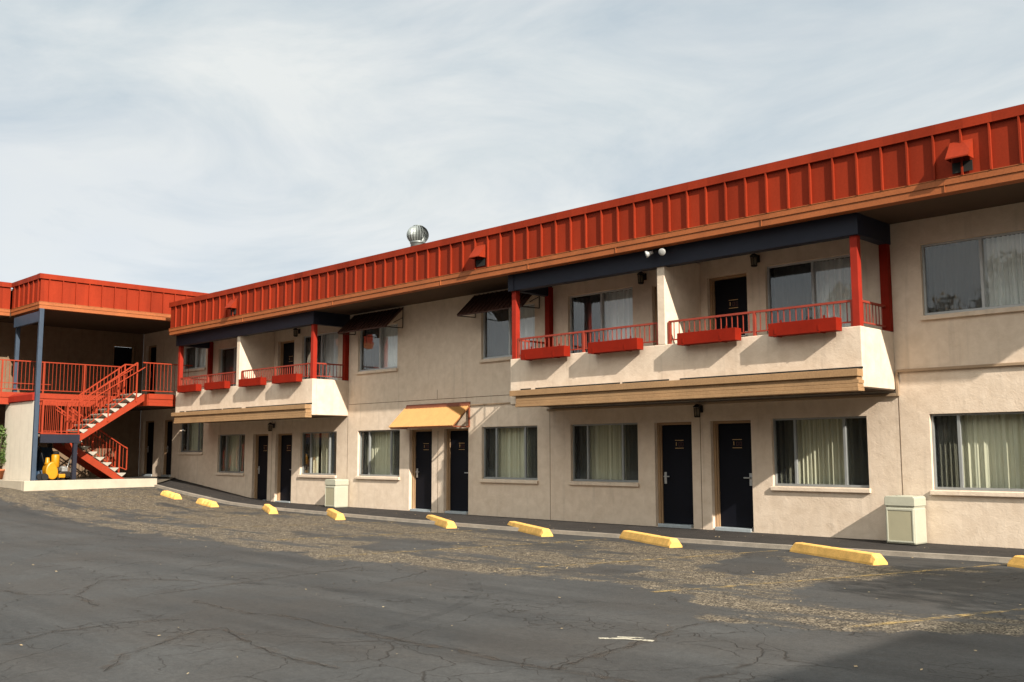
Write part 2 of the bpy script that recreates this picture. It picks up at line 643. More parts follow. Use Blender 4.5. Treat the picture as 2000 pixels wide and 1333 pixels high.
# ------------------------------------------------------------------ ground
def poly_dist(pg, x, y):
    best, inside = 1e9, False
    for (x0, y0), (x1, y1) in zip(pg, pg[1:] + pg[:1]):
        dx, dy = x1 - x0, y1 - y0
        t = max(0, min(1, ((x - x0) * dx + (y - y0) * dy) / (dx * dx + dy * dy)))
        best = min(best, math.hypot(x - x0 - t * dx, y - y0 - t * dy))
        if (y0 > y) != (y1 > y) and x < x0 + (y - y0) * dx / dy:
            inside = not inside
    return -best if inside else best


def px_ground(px, py, z=-0.13):
    d = fw * 1944.0 + r2 * (px - 1000) + u2 * (666.5 - py)
    t = (z - CAM_H) / d.z
    return (d.x * t, CAM_Y + d.y * t)


PATCHES = [[px_ground(*p) for p in pg] for pg in (
    [(1370, 1117), (1440, 1090), (1530, 1084), (1552, 1112), (1470, 1136)],
    [(1545, 1152), (1700, 1136), (1860, 1124), (2100, 1106), (2100, 1185), (1990, 1196), (1850, 1213), (1690, 1184)],
    [(700, 1062), (770, 1052), (905, 1060), (880, 1072), (760, 1078)],
    [(1120, 1108), (1230, 1098), (1290, 1120), (1200, 1128)],
    [(240, 1010), (330, 1000), (420, 1012), (330, 1026)])]


def ground():
    # asphalt lot: fine grid near the camera, coarse to the horizon, with a wear attribute (metres inside the worn zone)
    xs = list(np.arange(-44, 6.01, 0.25))
    ys = list(np.arange(-20, KERB_Y - 0.19, 0.25)) + [KERB_Y - 0.14]
    xs = [-900, -400, -200, -110, -70, -52] + xs + [10, 20, 45, 110, 300, 900]
    ys = [-900, -400, -200, -110, -70, -45, -30, -24] + ys
    verts, faces, wear = [], [], []
    bound = [(-60, -6.6), (-30.7, -6.86), (-21.7, -7.55), (-15.8, -7.63), (-12.4, -7.73), (-10.3, -7.52), (-8.3, -7.08),
             (-6.8, -7.16), (-5.6, -8.24), (-4.9, -8.14), (-3.6, -7.63), (-3.1, -7.55), (8, -7.4)]
    for y in ys:
        for x in xs:
            verts.append((x, y, lot_z(x, y)))
            d = y - interp(bound, x)
            k = (interp([(-60, -1.7), (-27, -1.75), (-16, -2.0), (-12, -2.3), (-8, -2.7), (-6, -2.9), (8, -2.9)], x) - y)
            e = min(d, k)
            if -22 < x < 3 and -10 < y:
                for pg in PATCHES:       # newer repair patches inside the worn zone
                    e = min(e, poly_dist(pg, x, y))
            wear.append(max(-3, min(3, e)))
    nx = len(xs)
    for j in range(len(ys) - 1):
        for i in range(nx - 1):
            a = j * nx + i
            faces.append((a, a + 1, a + nx + 1, a + nx))
    me = bpy.data.meshes.new('parking_lot')
    me.from_pydata(verts, [], faces)
    at = me.attributes.new('wear', 'FLOAT', 'POINT')
    at.data.foreach_set('value', wear)
    me.materials.append(lot_material())
    me.update()
    for p in me.polygons:
        p.use_smooth = True
    o = bpy.data.objects.new('parking_lot', me)
    COL.objects.link(o)
    struct(o)
    # walkway from kerb to wall, following the ramp
    mb = MB()
    xs = list(np.arange(-37, -24, 0.5)) + list(np.arange(-24, 10.1, 2))
    for a, b in zip(xs[:-1], xs[1:]):
        mb.quad([(a, KERB_Y, interp(KERB_Z, a)), (b, KERB_Y, interp(KERB_Z, b)),
                 (b, 0.35, interp(WALL_Z, b)), (a, 0.35, interp(WALL_Z, a))])
    struct(mb.build('walkway', MT['walk']))
    # kerb
    mb = MB()
    xs = list(np.arange(-32.3, -24, 0.5)) + list(np.arange(-24, 10.1, 1.0))
    for a, b in zip(xs[:-1], xs[1:]):
        za, zb = interp(KERB_Z, a) + 0.012, interp(KERB_Z, b) + 0.012
        ja, jb = 0, 0
        y0, y1 = KERB_Y - 0.115, KERB_Y + 0.01
        mb.quad([(a, y0, za), (b, y0, zb), (b, y1, zb), (a, y1, za)])
        mb.quad([(a, y0, za), (b, y0, zb), (b, y0 - 0.012, zb - 0.3), (a, y0 - 0.012, za - 0.3)])
        mb.quad([(a, y1, za), (b, y1, zb), (b, y1, zb - 0.3), (a, y1, za - 0.3)])
    struct(mb.build('kerb', MT['kerb']))


def lot_material():
    m, t, b = new_mat('lot_asphalt')
    nn = t.nodes.new
    l = t.links.new
    g = nn('ShaderNodeNewGeometry')
    pos = g.outputs['Position']
    at = nn('ShaderNodeAttribute')
    at.attribute_name = 'wear'

    def noise(scale, detail=5, rough=0.55, dist=0.0, vec=pos, sc=None):
        n = nn('ShaderNodeTexNoise')
        n.inputs['Scale'].default_value = scale
        n.inputs['Detail'].default_value = detail
        n.inputs['Roughness'].default_value = rough
        n.inputs['Distortion'].default_value = dist
        if sc:
            mpn = nn('ShaderNodeMapping')
            mpn.inputs['Scale'].default_value = sc
            mpn.inputs['Rotation'].default_value = (0, 0, math.radians(6))
            l(vec, mpn.inputs['Vector'])
            vec = mpn.outputs['Vector']
        l(vec, n.inputs['Vector'])
        return n.outputs['Fac']

    def rng_(v, a, b_, c=0.0, d=1.0, smooth=False):
        mr = nn('ShaderNodeMapRange')
        if smooth:
            mr.interpolation_type = 'SMOOTHSTEP'
        mr.inputs['From Min'].default_value = a
        mr.inputs['From Max'].default_value = b_
        mr.inputs['To Min'].default_value = c
        mr.inputs['To Max'].default_value = d
        l(v, mr.inputs['Value'])
        return mr.outputs['Result']

    def math_(op, a, b_):
        x = nn('ShaderNodeMath')
        x.operation = op
        for i, v in enumerate((a, b_)):
            if isinstance(v, (int, float)):
                x.inputs[i].default_value = v
            else:
                l(v, x.inputs[i])
        return x.outputs[0]

    def mixc(f, a, b_):
        x = nn('ShaderNodeMix')
        x.data_type = 'RGBA'
        if isinstance(f, (int, float)):
            x.inputs['Factor'].default_value = f
        else:
            l(f, x.inputs['Factor'])
        for k, v in (('A', a), ('B', b_)):
            if isinstance(v, tuple):
                x.inputs[k].default_value = (*v, 1)
            else:
                l(v, x.inputs[k])
        return x.outputs['Result']

    # sealed asphalt: cool dark grey with tyre-polished bands and dust
    big = rng_(noise(0.22, 4, 0.6), 0.3, 0.7)
    band = rng_(noise(1.5, 6, 0.62, 0.3, sc=(0.12, 1.0, 1.0)), 0.36, 0.68)
    sealed = mixc(big, (0.0225, 0.0222, 0.0223), (0.0415, 0.0412, 0.0408))
    sealed = mixc(math_('MULTIPLY', band, 0.7), sealed, (0.064, 0.0625, 0.061))
    grain = rng_(math_('ADD', math_('MULTIPLY', noise(75, 3, 0.8), 0.5), math_('MULTIPLY', noise(17, 8, 0.85), 0.5)), 0.34, 0.66, 0.50, 1.50)
    sealed = mixc(rng_(noise(0.55, 5, 0.6, 0.4), 0.42, 0.62, 0.0, 0.45), sealed, (0.040, 0.0335, 0.0285))
    sealed_v = nn('ShaderNodeVectorMath')
    sealed_v.operation = 'SCALE'
    l(sealed, sealed_v.inputs[0])
    l(grain, sealed_v.inputs['Scale'])
    # worn asphalt: exposed tan aggregate
    peb = nn('ShaderNodeTexVoronoi')
    peb.inputs['Scale'].default_value = 62
    peb.inputs['Randomness'].default_value = 1
    l(pos, peb.inputs['Vector'])
    sep = nn('ShaderNodeSeparateColor')
    l(peb.outputs['Color'], sep.inputs['Color'])
    pebmask = rng_(sep.outputs['Red'], 0.42, 0.62)
    pebcol = mixc(sep.outputs['Green'], (0.10, 0.079, 0.054), (0.33, 0.27, 0.195))
    agg = mixc(math_('MULTIPLY', pebmask, rng_(noise(7, 4, 0.7), 0.3, 0.6, 0.25, 1.0)), (0.028, 0.021, 0.0145), pebcol)
    # remaining dark skin in the worn zone
    skin = noise(0.9, 9, 0.64, 0.4, sc=(0.26, 1.15, 1.0))
    skin2 = noise(2.6, 6, 0.68, 0.3, sc=(0.5, 1.6, 1.0))
    sk = math_('ADD', math_('MULTIPLY', skin, 0.62), math_('MULTIPLY', skin2, 0.38))
    skmask = rng_(sk, 0.50, 0.555)
    edge = math_('ADD', at.outputs['Fac'], rng_(noise(0.8, 7, 0.68), 0.2, 0.8, -0.85, 0.75))
    wmask = rng_(edge, -0.03, 0.10)
    wmask = math_('MULTIPLY', wmask, math_('SUBTRACT', 1.0, math_('MULTIPLY', skmask, 0.93)))
    col = mixc(wmask, sealed_v.outputs['Vector'], agg)
    # crack network: two distorted cell edges, broken up
    wob = nn('ShaderNodeTexNoise')
    wob.inputs['Scale'].default_value = 2.6
    wob.inputs['Detail'].default_value = 6
    l(pos, wob.inputs['Vector'])
    vadd = nn('ShaderNodeVectorMath')
    vadd.operation = 'MULTIPLY_ADD'
    l(wob.outputs['Color'], vadd.inputs[0])
    vadd.inputs[1].default_value = (0.45, 0.45, 0)
    l(pos, vadd.inputs[2])
    cr = None
    for sc, wd, th in ((0.42, 0.0045, 0.46), (1.3, 0.009, 0.52), (4.6, 0.040, 0.56)):
        v = nn('ShaderNodeTexVoronoi')
        v.feature = 'DISTANCE_TO_EDGE'
        v.inputs['Scale'].default_value = sc
        l(vadd.outputs['Vector'], v.inputs['Vector'])
        line = rng_(v.outputs['Distance'], 0.0, wd, 1.0, 0.0)
        line = math_('MULTIPLY', line, rng_(noise(0.45 if sc < 2 else 0.7, 4, 0.6), th, th + 0.06))
        cr = line if cr is None else math_('MAXIMUM', cr, line)
    cr = math_('MULTIPLY', cr, math_('SUBTRACT', 1.0, math_('MULTIPLY', wmask, 0.8)))
    col = mixc(math_('MULTIPLY', cr, 0.8), col, (0.014, 0.0095, 0.0065))
    # dusty rust tint beside cracks
    dust = rng_(noise(1.1, 6, 0.7), 0.60, 0.78, 0.0, 0.28)
    col = mixc(dust, col, (0.060, 0.048, 0.036))
    l(col, b.inputs['Base Color'])
    b.inputs['Roughness'].default_value = 0.86
    b.inputs['Specular IOR Level'].default_value = 0.28
    hgt = math_('ADD', math_('MULTIPLY', noise(110, 3, 0.7), 0.35), math_('MULTIPLY', wmask, math_('MULTIPLY', pebmask, 0.5)))
    hgt = math_('SUBTRACT', hgt, math_('MULTIPLY', cr, 1.2))
    bp = nn('ShaderNodeBump')
    bp.inputs['Strength'].default_value = 0.55
    bp.inputs['Distance'].default_value = 0.012
    l(hgt, bp.inputs['Height'])
    l(bp.outputs['Normal'], b.inputs['Normal'])
    return m


def worn_paint(name, col, th0, th1, scale=5.0):
    m, t, b = new_mat(name)
    g = t.nodes.new('ShaderNodeNewGeometry')
    n = t.nodes.new('ShaderNodeTexNoise')
    n.inputs['Scale'].default_value = scale
    n.inputs['Detail'].default_value = 9
    n.inputs['Roughness'].default_value = 0.75
    t.links.new(g.outputs['Position'], n.inputs['Vector'])
    mr = t.nodes.new('ShaderNodeMapRange')
    mr.inputs['From Min'].default_value = th0
    mr.inputs['From Max'].default_value = th1
    mr.inputs['To Max'].default_value = 0.85
    t.links.new(n.outputs['Fac'], mr.inputs['Value'])
    b.inputs['Base Color'].default_value = (*col, 1)
    b.inputs['Roughness'].default_value = 0.85
    tr = t.nodes.new('ShaderNodeBsdfTransparent')
    ms = t.nodes.new('ShaderNodeMixShader')
    t.links.new(mr.outputs['Result'], ms.inputs['Fac'])
    t.links.new(tr.outputs[0], ms.inputs[1])
    t.links.new(b.outputs[0], ms.inputs[2])
    t.links.new(ms.outputs[0], t.nodes['Material Output'].inputs['Surface'])
    return m


def ground_strip(mb, pts, wd, lift=0.006, taper=False, m=0):
    pts = [Vector((p[0], p[1], 0)) for p in pts]
    # subdivide
    q = []
    for a, b in zip(pts[:-1], pts[1:]):
        n = max(1, int((b - a).length / (0.13 if taper else 0.25)))
        q += [a.lerp(b, k / n) for k in range(n)]
    q.append(pts[-1])
    L_, R_ = [], []
    for k, p in enumerate(q):
        d = (q[min(k + 1, len(q) - 1)] - q[max(k - 1, 0)]).normalized()
        nrm = Vector((-d.y, d.x, 0))
        hw = wd / 2 * (rng.uniform(0.45, 1.3) if taper else rng.uniform(0.92, 1.08))
        jit = nrm * (rng.uniform(-0.035, 0.035) if taper else 0)
        a, b = p + nrm * hw + jit, p - nrm * hw + jit
        L_.append((a.x, a.y, lot_z(a.x, a.y) + lift))
        R_.append((b.x, b.y, lot_z(b.x, b.y) + lift))
    for k in range(len(q) - 1):
        mb.quad([L_[k], L_[k + 1], R_[k + 1], R_[k]], m)


def markings():
    mb = MB()
    for a, b in (((-7.24, -7.32), (-5.15, -1.75)), ((-4.5, -7.9), (-3.1, -4.2)), ((-10.11, -6.9), (-8.72, -1.9)), ((-13.4, -7.7), (-12.33, -2.0)),
                 ((-16.7, -6.6), (-15.75, -1.85)), ((-20.4, -6.3), (-19.0, -1.8)), ((-24.0, -6.0), (-22.7, -1.9)),
                 ((-27.4, -5.8), (-26.2, -1.9)), ((-30.4, -5.6), (-29.3, -1.9))):
        ground_strip(mb, [a, b], 0.10)
    struct(mb.build('parking_lines', worn_paint('worn_yellow_paint', (0.34, 0.23, 0.085), 0.44, 0.62)))
    mb = MB()
    ground_strip(mb, [(-5.80, -9.96), (-5.62, -9.80), (-5.38, -9.72)], 0.07)
    ground_strip(mb, [(-5.72, -9.80), (-5.52, -9.68)], 0.05, 0.008)
    struct(mb.build('white_paint_patch', worn_paint('worn_white_paint', (0.42, 0.38, 0.30), 0.40, 0.52, 9)))
    mb = MB()
    for seg in CRACKS:
        ground_strip(mb, seg, 0.013, 0.008, True)
    struct(mb.build('asphalt_cracks', worn_paint('crack_tar', (0.013, 0.009, 0.006), 0.34, 0.56, 5)))
    mb = MB()
    for seg in CRACKS:
        ground_strip(mb, seg, 0.11, 0.005, True)
    struct(mb.build('crack_dust', worn_paint('brown_crack_dust', (0.058, 0.042, 0.030), 0.44, 0.80, 6)))
    mb = MB()
    ground_strip(mb, [(-10.6, -7.5), (-9.6, -7.95), (-8.8, -8.62), (-8.19, -9.35), (-7.80, -10.11), (-7.56, -10.77), (-7.3, -11.75)], 0.16, 0.004)
    ground_strip(mb, [(-13.0, -10.2), (-11.3, -10.1), (-9.4, -9.6), (-7.6, -8.6), (-6.6, -7.9)], 0.18, 0.0045)
    struct(mb.build('tyre_marks', worn_paint('tyre_rubber_mark', (0.018, 0.017, 0.017), 0.46, 1.05, 2.5)))


CRACKS_PX = [
    [(0, 1259), (60, 1245), (122, 1231), (180, 1224), (245, 1214), (350, 1209)],
    [(378, 1172), (437, 1186), (490, 1198), (546, 1200), (600, 1211), (700, 1233), (792, 1250), (896, 1268), (1000, 1292),
     (1088, 1306), (1160, 1316), (1240, 1333)],
    [(1088, 1306), (1140, 1284), (1200, 1270), (1280, 1244), (1332, 1222), (1400, 1212)],
    [(305, 1161), (420, 1144), (525, 1130), (620, 1118), (700, 1107)],
    [(0, 1151), (52, 1161), (150, 1161), (196, 1133), (280, 1130), (378, 1134)],
    [(150, 1161), (175, 1175), (190, 1184)],
    [(385, 1230), (310, 1255), (245, 1278), (200, 1310)],
    [(385, 1230), (440, 1225), (500, 1262), (580, 1285), (660, 1305)],
]
CRACKS = [[px_ground(*p) for p in seg] for seg in CRACKS_PX]


# ------------------------------------------------------------------ openings
def ident(u, d, w):
    return (u, d, w)


def wing_map(u, d, w):          # u runs along Y, d into the wall (towards -X)
    return (-36.9 - d, u, w)


def wall_faces(mb, map, u0, u1, w0, w1, openings, m=0):
    us = sorted(set([u0, u1] + [o[0] for o in openings] + [o[1] for o in openings]))
    ws = sorted(set([w0, w1] + [o[2] for o in openings] + [o[3] for o in openings]))
    for a, b in zip(us[:-1], us[1:]):
        for c, d in zip(ws[:-1], ws[1:]):
            um, wm = (a + b) / 2, (c + d) / 2
            if any(o[0] < um < o[1] and o[2] < wm < o[3] for o in openings):
                continue
            mb.quad([map(a, 0, c), map(b, 0, c), map(b, 0, d), map(a, 0, d)], m)
    for (a, b, c, d, dep) in openings:
        mb.quad([map(a, 0, c), map(a, dep, c), map(a, dep, d), map(a, 0, d)], m)
        mb.quad([map(b, 0, c), map(b, dep, c), map(b, dep, d), map(b, 0, d)], m)
        mb.quad([map(a, 0, d), map(a, dep, d), map(b, dep, d), map(b, 0, d)], m)
        mb.quad([map(a, 0, c), map(a, dep, c), map(b, dep, c), map(b, 0, c)], m)


def curtain_mesh(mb, map, u0, u1, d, w0, w1, amp=0.035, wl=0.14, seed=0):
    r = random.Random(seed)
    n = int((u1 - u0) / 0.012)
    ph = r.uniform(0, 6)
    us, ds = [], []
    acc = ph
    for k in range(n + 1):
        u = u0 + (u1 - u0) * k / n
        acc += 2 * math.pi * (u1 - u0) / n / (wl * (1 + 0.35 * math.sin(3.1 * u + seed)))
        us.append(u)
        ds.append(d + amp * (1 + 0.3 * math.sin(2.3 * u + seed)) * math.sin(acc) + amp * 0.3 * math.sin(2.7 * acc))
    for k in range(n):
        i = len(mb.v)
        mb.v += [map(us[k], ds[k] * 0.92 + 0.02, w1), map(us[k + 1], ds[k + 1] * 0.92 + 0.02, w1),
                 map(us[k + 1], ds[k + 1], w0), map(us[k], ds[k], w0)]
        mb.f.append((i, i + 1, i + 2, i + 3))
        mb.m.append(0)
        mb.sm.append(True)


WIN_ID = [0]


def window(parent, map, u0, u1, w0, w1, kind='3', sill='stucco', upper=False, frame='alu', cur='curtain', label=None, dfr=0.07,
           mull=None, gaps=()):
    WIN_ID[0] += 1
    sd_ = WIN_ID[0]
    fr = MB()
    t = 0.035
    da, db = dfr, dfr + 0.05
    fr.box(u0 + .002, u1 - .002, da, db, w1 - t, w1 - .002, map=map)
    fr.box(u0 + .002, u1 - .002, da - .01, db + .01, w0 + .002, w0 + t + .01, map=map)
    fr.box(u0 + .002, u0 + t, da, db, w0 + t + .01, w1 - t, map=map)
    fr.box(u1 - t, u1 - .002, da, db, w0 + t + .01, w1 - t, map=map)
    if mull is None:
        mull = [u0 + .45, u1 - .46] if kind == '3' else [(u0 + u1) / 2]
    for mu in mull:
        fr.box(mu - .022, mu + .022, da - .008, db - .004, w0 + t + .01, w1 - t, map=map)
    f = fr.build('window', MT['aluw' if upper and frame == 'alu' else frame], parent)
    if label:
        f['label'] = label
    ed = [u0 + t] + mull + [u1 - t]
    pn = MB()
    for k, (a, b) in enumerate(zip(ed[:-1], ed[1:])):
        dd = db - .022 + .006 * (k % 2)
        pn.box(a + (.022 if k else 0), b - (.022 if k < len(ed) - 2 else 0), dd, dd + .005, w0 + t + .01, w1 - t, map=map)
    pn.build('pane', MT['glassup' if upper else 'glass'], f)
    scr = (0, len(ed) - 2) if kind == '3' else (0,)
    for k in scr:
        sc = MB()
        a, b = ed[k], ed[k + 1]
        sc.box(a + (.022 if k else .0), b - (.022 if k < len(ed) - 2 else 0), db + .012, db + .014, w0 + t + .01, w1 - t, map=map)
        sc.build('insect_screen', MT['screen'], f)
    cm = MB()
    segs = []
    x = u0 + .01
    for (ga, gb) in gaps:
        segs.append((x, ga))
        x = gb
    segs.append((x, u1 - .01))
    for a, b in segs:
        if b - a > .05:
            curtain_mesh(cm, map, a, b, db + .16, w0 + .02, w1 - .01, 0.03, 0.12 if not upper else 0.10, sd_)
    cm.build('curtain', MT[cur], f)
    if sill:
        sm_ = MB()
        sm_.prism([(-.055, w0 - .085), (dfr - .012, w0 - .085), (dfr - .012, w0 + .001), (-.055, w0 - .012)], 0, u0 - .03, u1 + .03, map=map)
        sm_.build('sill', MT[sill], f, bevel=0.008)
    return f


def door(parent, map, u0, u1, w0, w1, hand='left', label=None, plate=True, dep=0.2):
    """u0..u1 wall reveal; jamb lining inside; leaf set back."""
    tl, tr_, tt = 0.055, 0.055, 0.05
    lf = MB()
    lf.box(u0 + tl + .03, u1 - tr_ - .002, dep - .045, dep, w0 + .06, w1 - tt - .01, map=map)
    d = lf.build('door', MT['door'], parent, bevel=0.003)
    if label:
        d['label'] = label
    fr = MB()
    for a, b in ((u0 + .002, u0 + tl), (u1 - tr_, u1 - .002)):
        fr.box(a, b, .09, dep + .02, w0 + .01, w1 - .002, map=map)
    fr.box(u0 + tl, u1 - tr_, .09, dep + .02, w1 - tt, w1 - .002, map=map)
    fr.box(u0 + tl, u0 + tl + .028, .125, dep + .015, w0 + .01, w1 - tt, map=map)
    fr.build('door_frame', MT['jamb'], d, bevel=0.004)
    th = MB()
    th.box(u0 + tl, u1 - tr_, -.015, dep + .01, w0 - .05, w0 + .052, map=map)
    th.build('threshold', MT['sill'], d, bevel=0.006)
    hx = u0 + tl + .03 + .07 if hand == 'left' else u1 - tr_ - .07
    sgn = 1 if hand == 'left' else -1
    h = MB()
    h.box(hx - .03, hx + .03, dep - .055, dep - .045, w0 + .86, w0 + 1.10, map=map)
    h.box(min(hx, hx + sgn * .13), max(hx, hx + sgn * .13), dep - .105, dep - .09, w0 + 1.0, w0 + 1.022, map=map)
    h.box(hx - .012, hx + .012, dep - .105, dep - .055, w0 + .998, w0 + 1.024, map=map)
    h.build('handle', MT['steel'], d, bevel=0.003)
    if plate:
        pm = MB()
        cx = (u0 + u1) / 2 + .05
        y0, y1 = dep - .052, dep - .045
        pm.box(cx - .105, cx + .105, y0, y1, w0 + 1.745, w0 + 1.757, 0, map)
        pm.box(cx - .105, cx + .105, y0, y1, w0 + 1.585, w0 + 1.597, 0, map)
        pm.box(cx - .082, cx - .068, y0, y1, w0 + 1.64, w0 + 1.715, 0, map)
        for k in (0, 1):
            a = cx - .02 + k * .075
            pm.box(a, a + .05, y0, y1, w0 + 1.70, w0 + 1.712, 1, map)
            pm.box(a, a + .05, y0, y1, w0 + 1.628, w0 + 1.64, 1, map)
            pm.box(a, a + .012, y0, y1, w0 + 1.64, w0 + 1.70, 1, map)
            pm.box(a + .038, a + .05, y0, y1, w0 + 1.64, w0 + 1.70, 1, map)
        pm.build('number_plate', [MT['brass'], MT['redink']], d)
    return d


def wall_lamp(parent, u, w, map=ident):
    lm = MB()
    c = map(u, -.14, w)
    lm.box(u - .05, u + .05, -.02, -.003, w - .02, w + .12, 0, map)
    lm.box(u - .02, u + .02, -.14, -.02, w + .09, w + .11, 0, map)
    lm.lathe((c[0], c[1], c[2] + .10), [(.02, .05), (.08, .0), (.08, -.02), (.066, -.02)], 14, 0)
    for k in range(6):
        a = 2 * math.pi * k / 6
        lm.bar((c[0] + .068 * math.cos(a), c[1] + .068 * math.sin(a), c[2] + .07),
               (c[0] + .058 * math.cos(a), c[1] + .058 * math.sin(a), c[2] - .10), .010, 0)
    lm.lathe((c[0], c[1], c[2] - .12), [(.045, 0), (.066, .02), (.066, .03)], 14, 0)
    o = lm.build('wall_lamp', MT['iron'], parent)
    gl = MB()
    gl.lathe((c[0], c[1], c[2] - .089), [(.04, 0), (.053, .03), (.053, .13), (.045, .16)], 14, 0)
    gl.build('lamp_glass', MT['frost'], o)
    return o


# ------------------------------------------------------------------ the main building
FZ = 2.75      # upper floor level


def baluster_rail(mb, p, q, z0, zt, spacing=0.117, tr=0.038, bt=0.014, bottom=0.085, m=0):
    """level railing between p and q (xy), z0 = base; returns into mb"""
    a, b = Vector((p[0], p[1], 0)), Vector((q[0], q[1], 0))
    mb.bar((a.x, a.y, zt - tr / 2), (b.x, b.y, zt - tr / 2), tr, m)
    mb.bar((a.x, a.y, z0 + bottom), (b.x, b.y, z0 + bottom), 0.025, m)
    n = max(2, int(round((b - a).length / spacing)))
    for k in range(1, n):
        c = a.lerp(b, k / n)
        mb.bar((c.x, c.y, z0 + bottom), (c.x, c.y, zt - tr), bt, m)


def balcony(parent, x0, x1, fin, label):
    """x0..x1 along the wall, fin = centre of the dividing wall"""
    yb = -1.22
    pb = MB()
    pb.box(x0, x1, yb, yb + .14, 2.55, 3.56)
    pb.box(x1 - .14, x1, yb + .14, -.002, 2.553, 3.557)
    pb.box(x0, x0 + .14, yb + .14, -.002, 2.553, 3.557)
    pb.box(x0 + .14, x1 - .14, yb + .14, -.002, 2.56, FZ)
    b = pb.build('balcony', MT['stucco'], parent, bevel=0.012)
    b['label'] = label
    so_ = MB()
    so_.box(x0 + .02, x1 - .02, yb + .02, -.004, 2.535, 2.548)
    so_.build('soffit_shade_sheet', MT['soffit'], b)  # dark sheet added under the balcony to cut bounce and deepen the shade
    fn = MB()
    fn.box(fin - .09, fin + .09, yb + .004, -.002, 3.562, 5.30)
    fn.build('partition', MT['stucco'], b, bevel=0.01)
    for px0 in (x0 + .04, x1 - .14):
        p = MB()
        p.box(px0 - .01, px0 + .12, yb + .02, yb + .15, 3.558, 5.095)
        p.build('post', MT['redpost'], b, bevel=0.006)
    for px0 in (x0 + .06, x1 - .12):
        p = MB()
        p.box(px0 - .02, px0 + .13, -.135, -.004, 3.56, 5.30)
        p.build('wall_post', MT['planter'], b, bevel=0.006)  # same red as the front posts; the darker paint stands in for shade
    bm_ = MB()
    bm_.box(x0 - .01, x1 + .03, yb - .03, yb + .17, 5.09, 5.462)
    bm_.box(x1 - .15, x1 + .028, yb + .17, -.003, 5.093, 5.46)
    bm_.box(x0 - .008, x0 + .16, yb + .17, -.003, 5.093, 5.46)
    bm_.box(x0 - .03, x0 + .15, yb - .045, yb - .03, 5.085, 5.463)
    bm_.build('beam', MT['navy'], b, bevel=0.008)
    # railings: two bays with a mid post, plus the right-hand return
    for a, c in ((x0 + .17, fin - .11), (fin + .13, x1 - .15)):
        r = MB()
        yr = yb + .075
        baluster_rail(r, (a, yr), (c, yr), 3.56, 4.02)
        mid = (a + c) / 2
        for xp in (a + .02, mid, c - .02):
            r.bar((xp, yr, 3.56), (xp, yr, 4.0), .05)
        r.build('railing', MT['rail'], b)
    r = MB()
    baluster_rail(r, (x1 - .075, yb + .15), (x1 - .075, -.13), 3.56, 4.02)
    r.build('railing', MT['rail'], b)
    r = MB()
    baluster_rail(r, (x0 + .075, yb + .15), (x0 + .075, -.13), 3.56, 4.02)
    r.build('railing', MT['rail'], b)
    # rolled sun shade boxes hung under the parapet
    aw = MB()
    a0, a1 = x0 + .22, x1 + .03
    aw.box(a0, a1, yb - .25, yb - .05, 2.715, 2.835)
    aw.box(a0 + .14, a1 - .03, yb - .20, yb - .03, 2.66, 2.715)
    aw.box(a0 + .16, a1, yb - .215, yb - .025, 2.60, 2.66)
    aw.box(a0 + .165, a1 - .012, yb - .222, yb - .022, 2.535, 2.597)
    aw.box(a0 + .16, a1, yb - .235, yb - .02, 2.475, 2.533)
    n = 7
    for k in range(n):
        xx = a0 + .45 + (a1 - a0 - .9) * k / (n - 1)
        aw.box(xx - .05, xx + .05, yb - .06, yb - .003, 2.74, 2.80)
    aw.build('shade_box', MT['tan'], b, bevel=0.006)
    sl = MB()
    cuts = [a0 + .1, a0 + .42, a0 + .55, a0 + 2.9, a0 + 2.96, a0 + 4.1, a0 + 4.35, a1 - .02]
    for k in range(0, len(cuts), 2):
        sl.box(cuts[k], cuts[k + 1], yb - .004, yb - .0005, 2.85, 2.885)
    sl.build('weep_slot', MT['dark'], b)
    return b


def metal_awning(parent, x0, x1, zt, zf, yf):
    """dark sloped sheet on a wire frame over an upper window"""
    a = MB()
    n = 14
    th = .015
    a.prism([(-.02, zt), (yf, zf), (yf, zf - .03), (yf + .02, zf - .03), (-.02, zt - .03)], 0, x0, x1)
    for k in range(n + 1):
        x = x0 + (x1 - x0) * k / n
        a.bar((x, -.02, zt + .01), (x, yf, zf + .01), .02)
    o = a.build('awning', MT['brownmetal'], parent)
    for x in (x0 + .01, x1 - .01):
        f = MB()
        f.tube([(x, -.02, zt - .03), (x, -.02, zf), (x, yf + .02, zf - .02)], .012, 6)
        f.tube([(x, -.02, (zt + zf) / 2), (x, yf * .55, zf + .12)], .010, 6)
        f.build('bracket', MT['iron'], o)
    return o


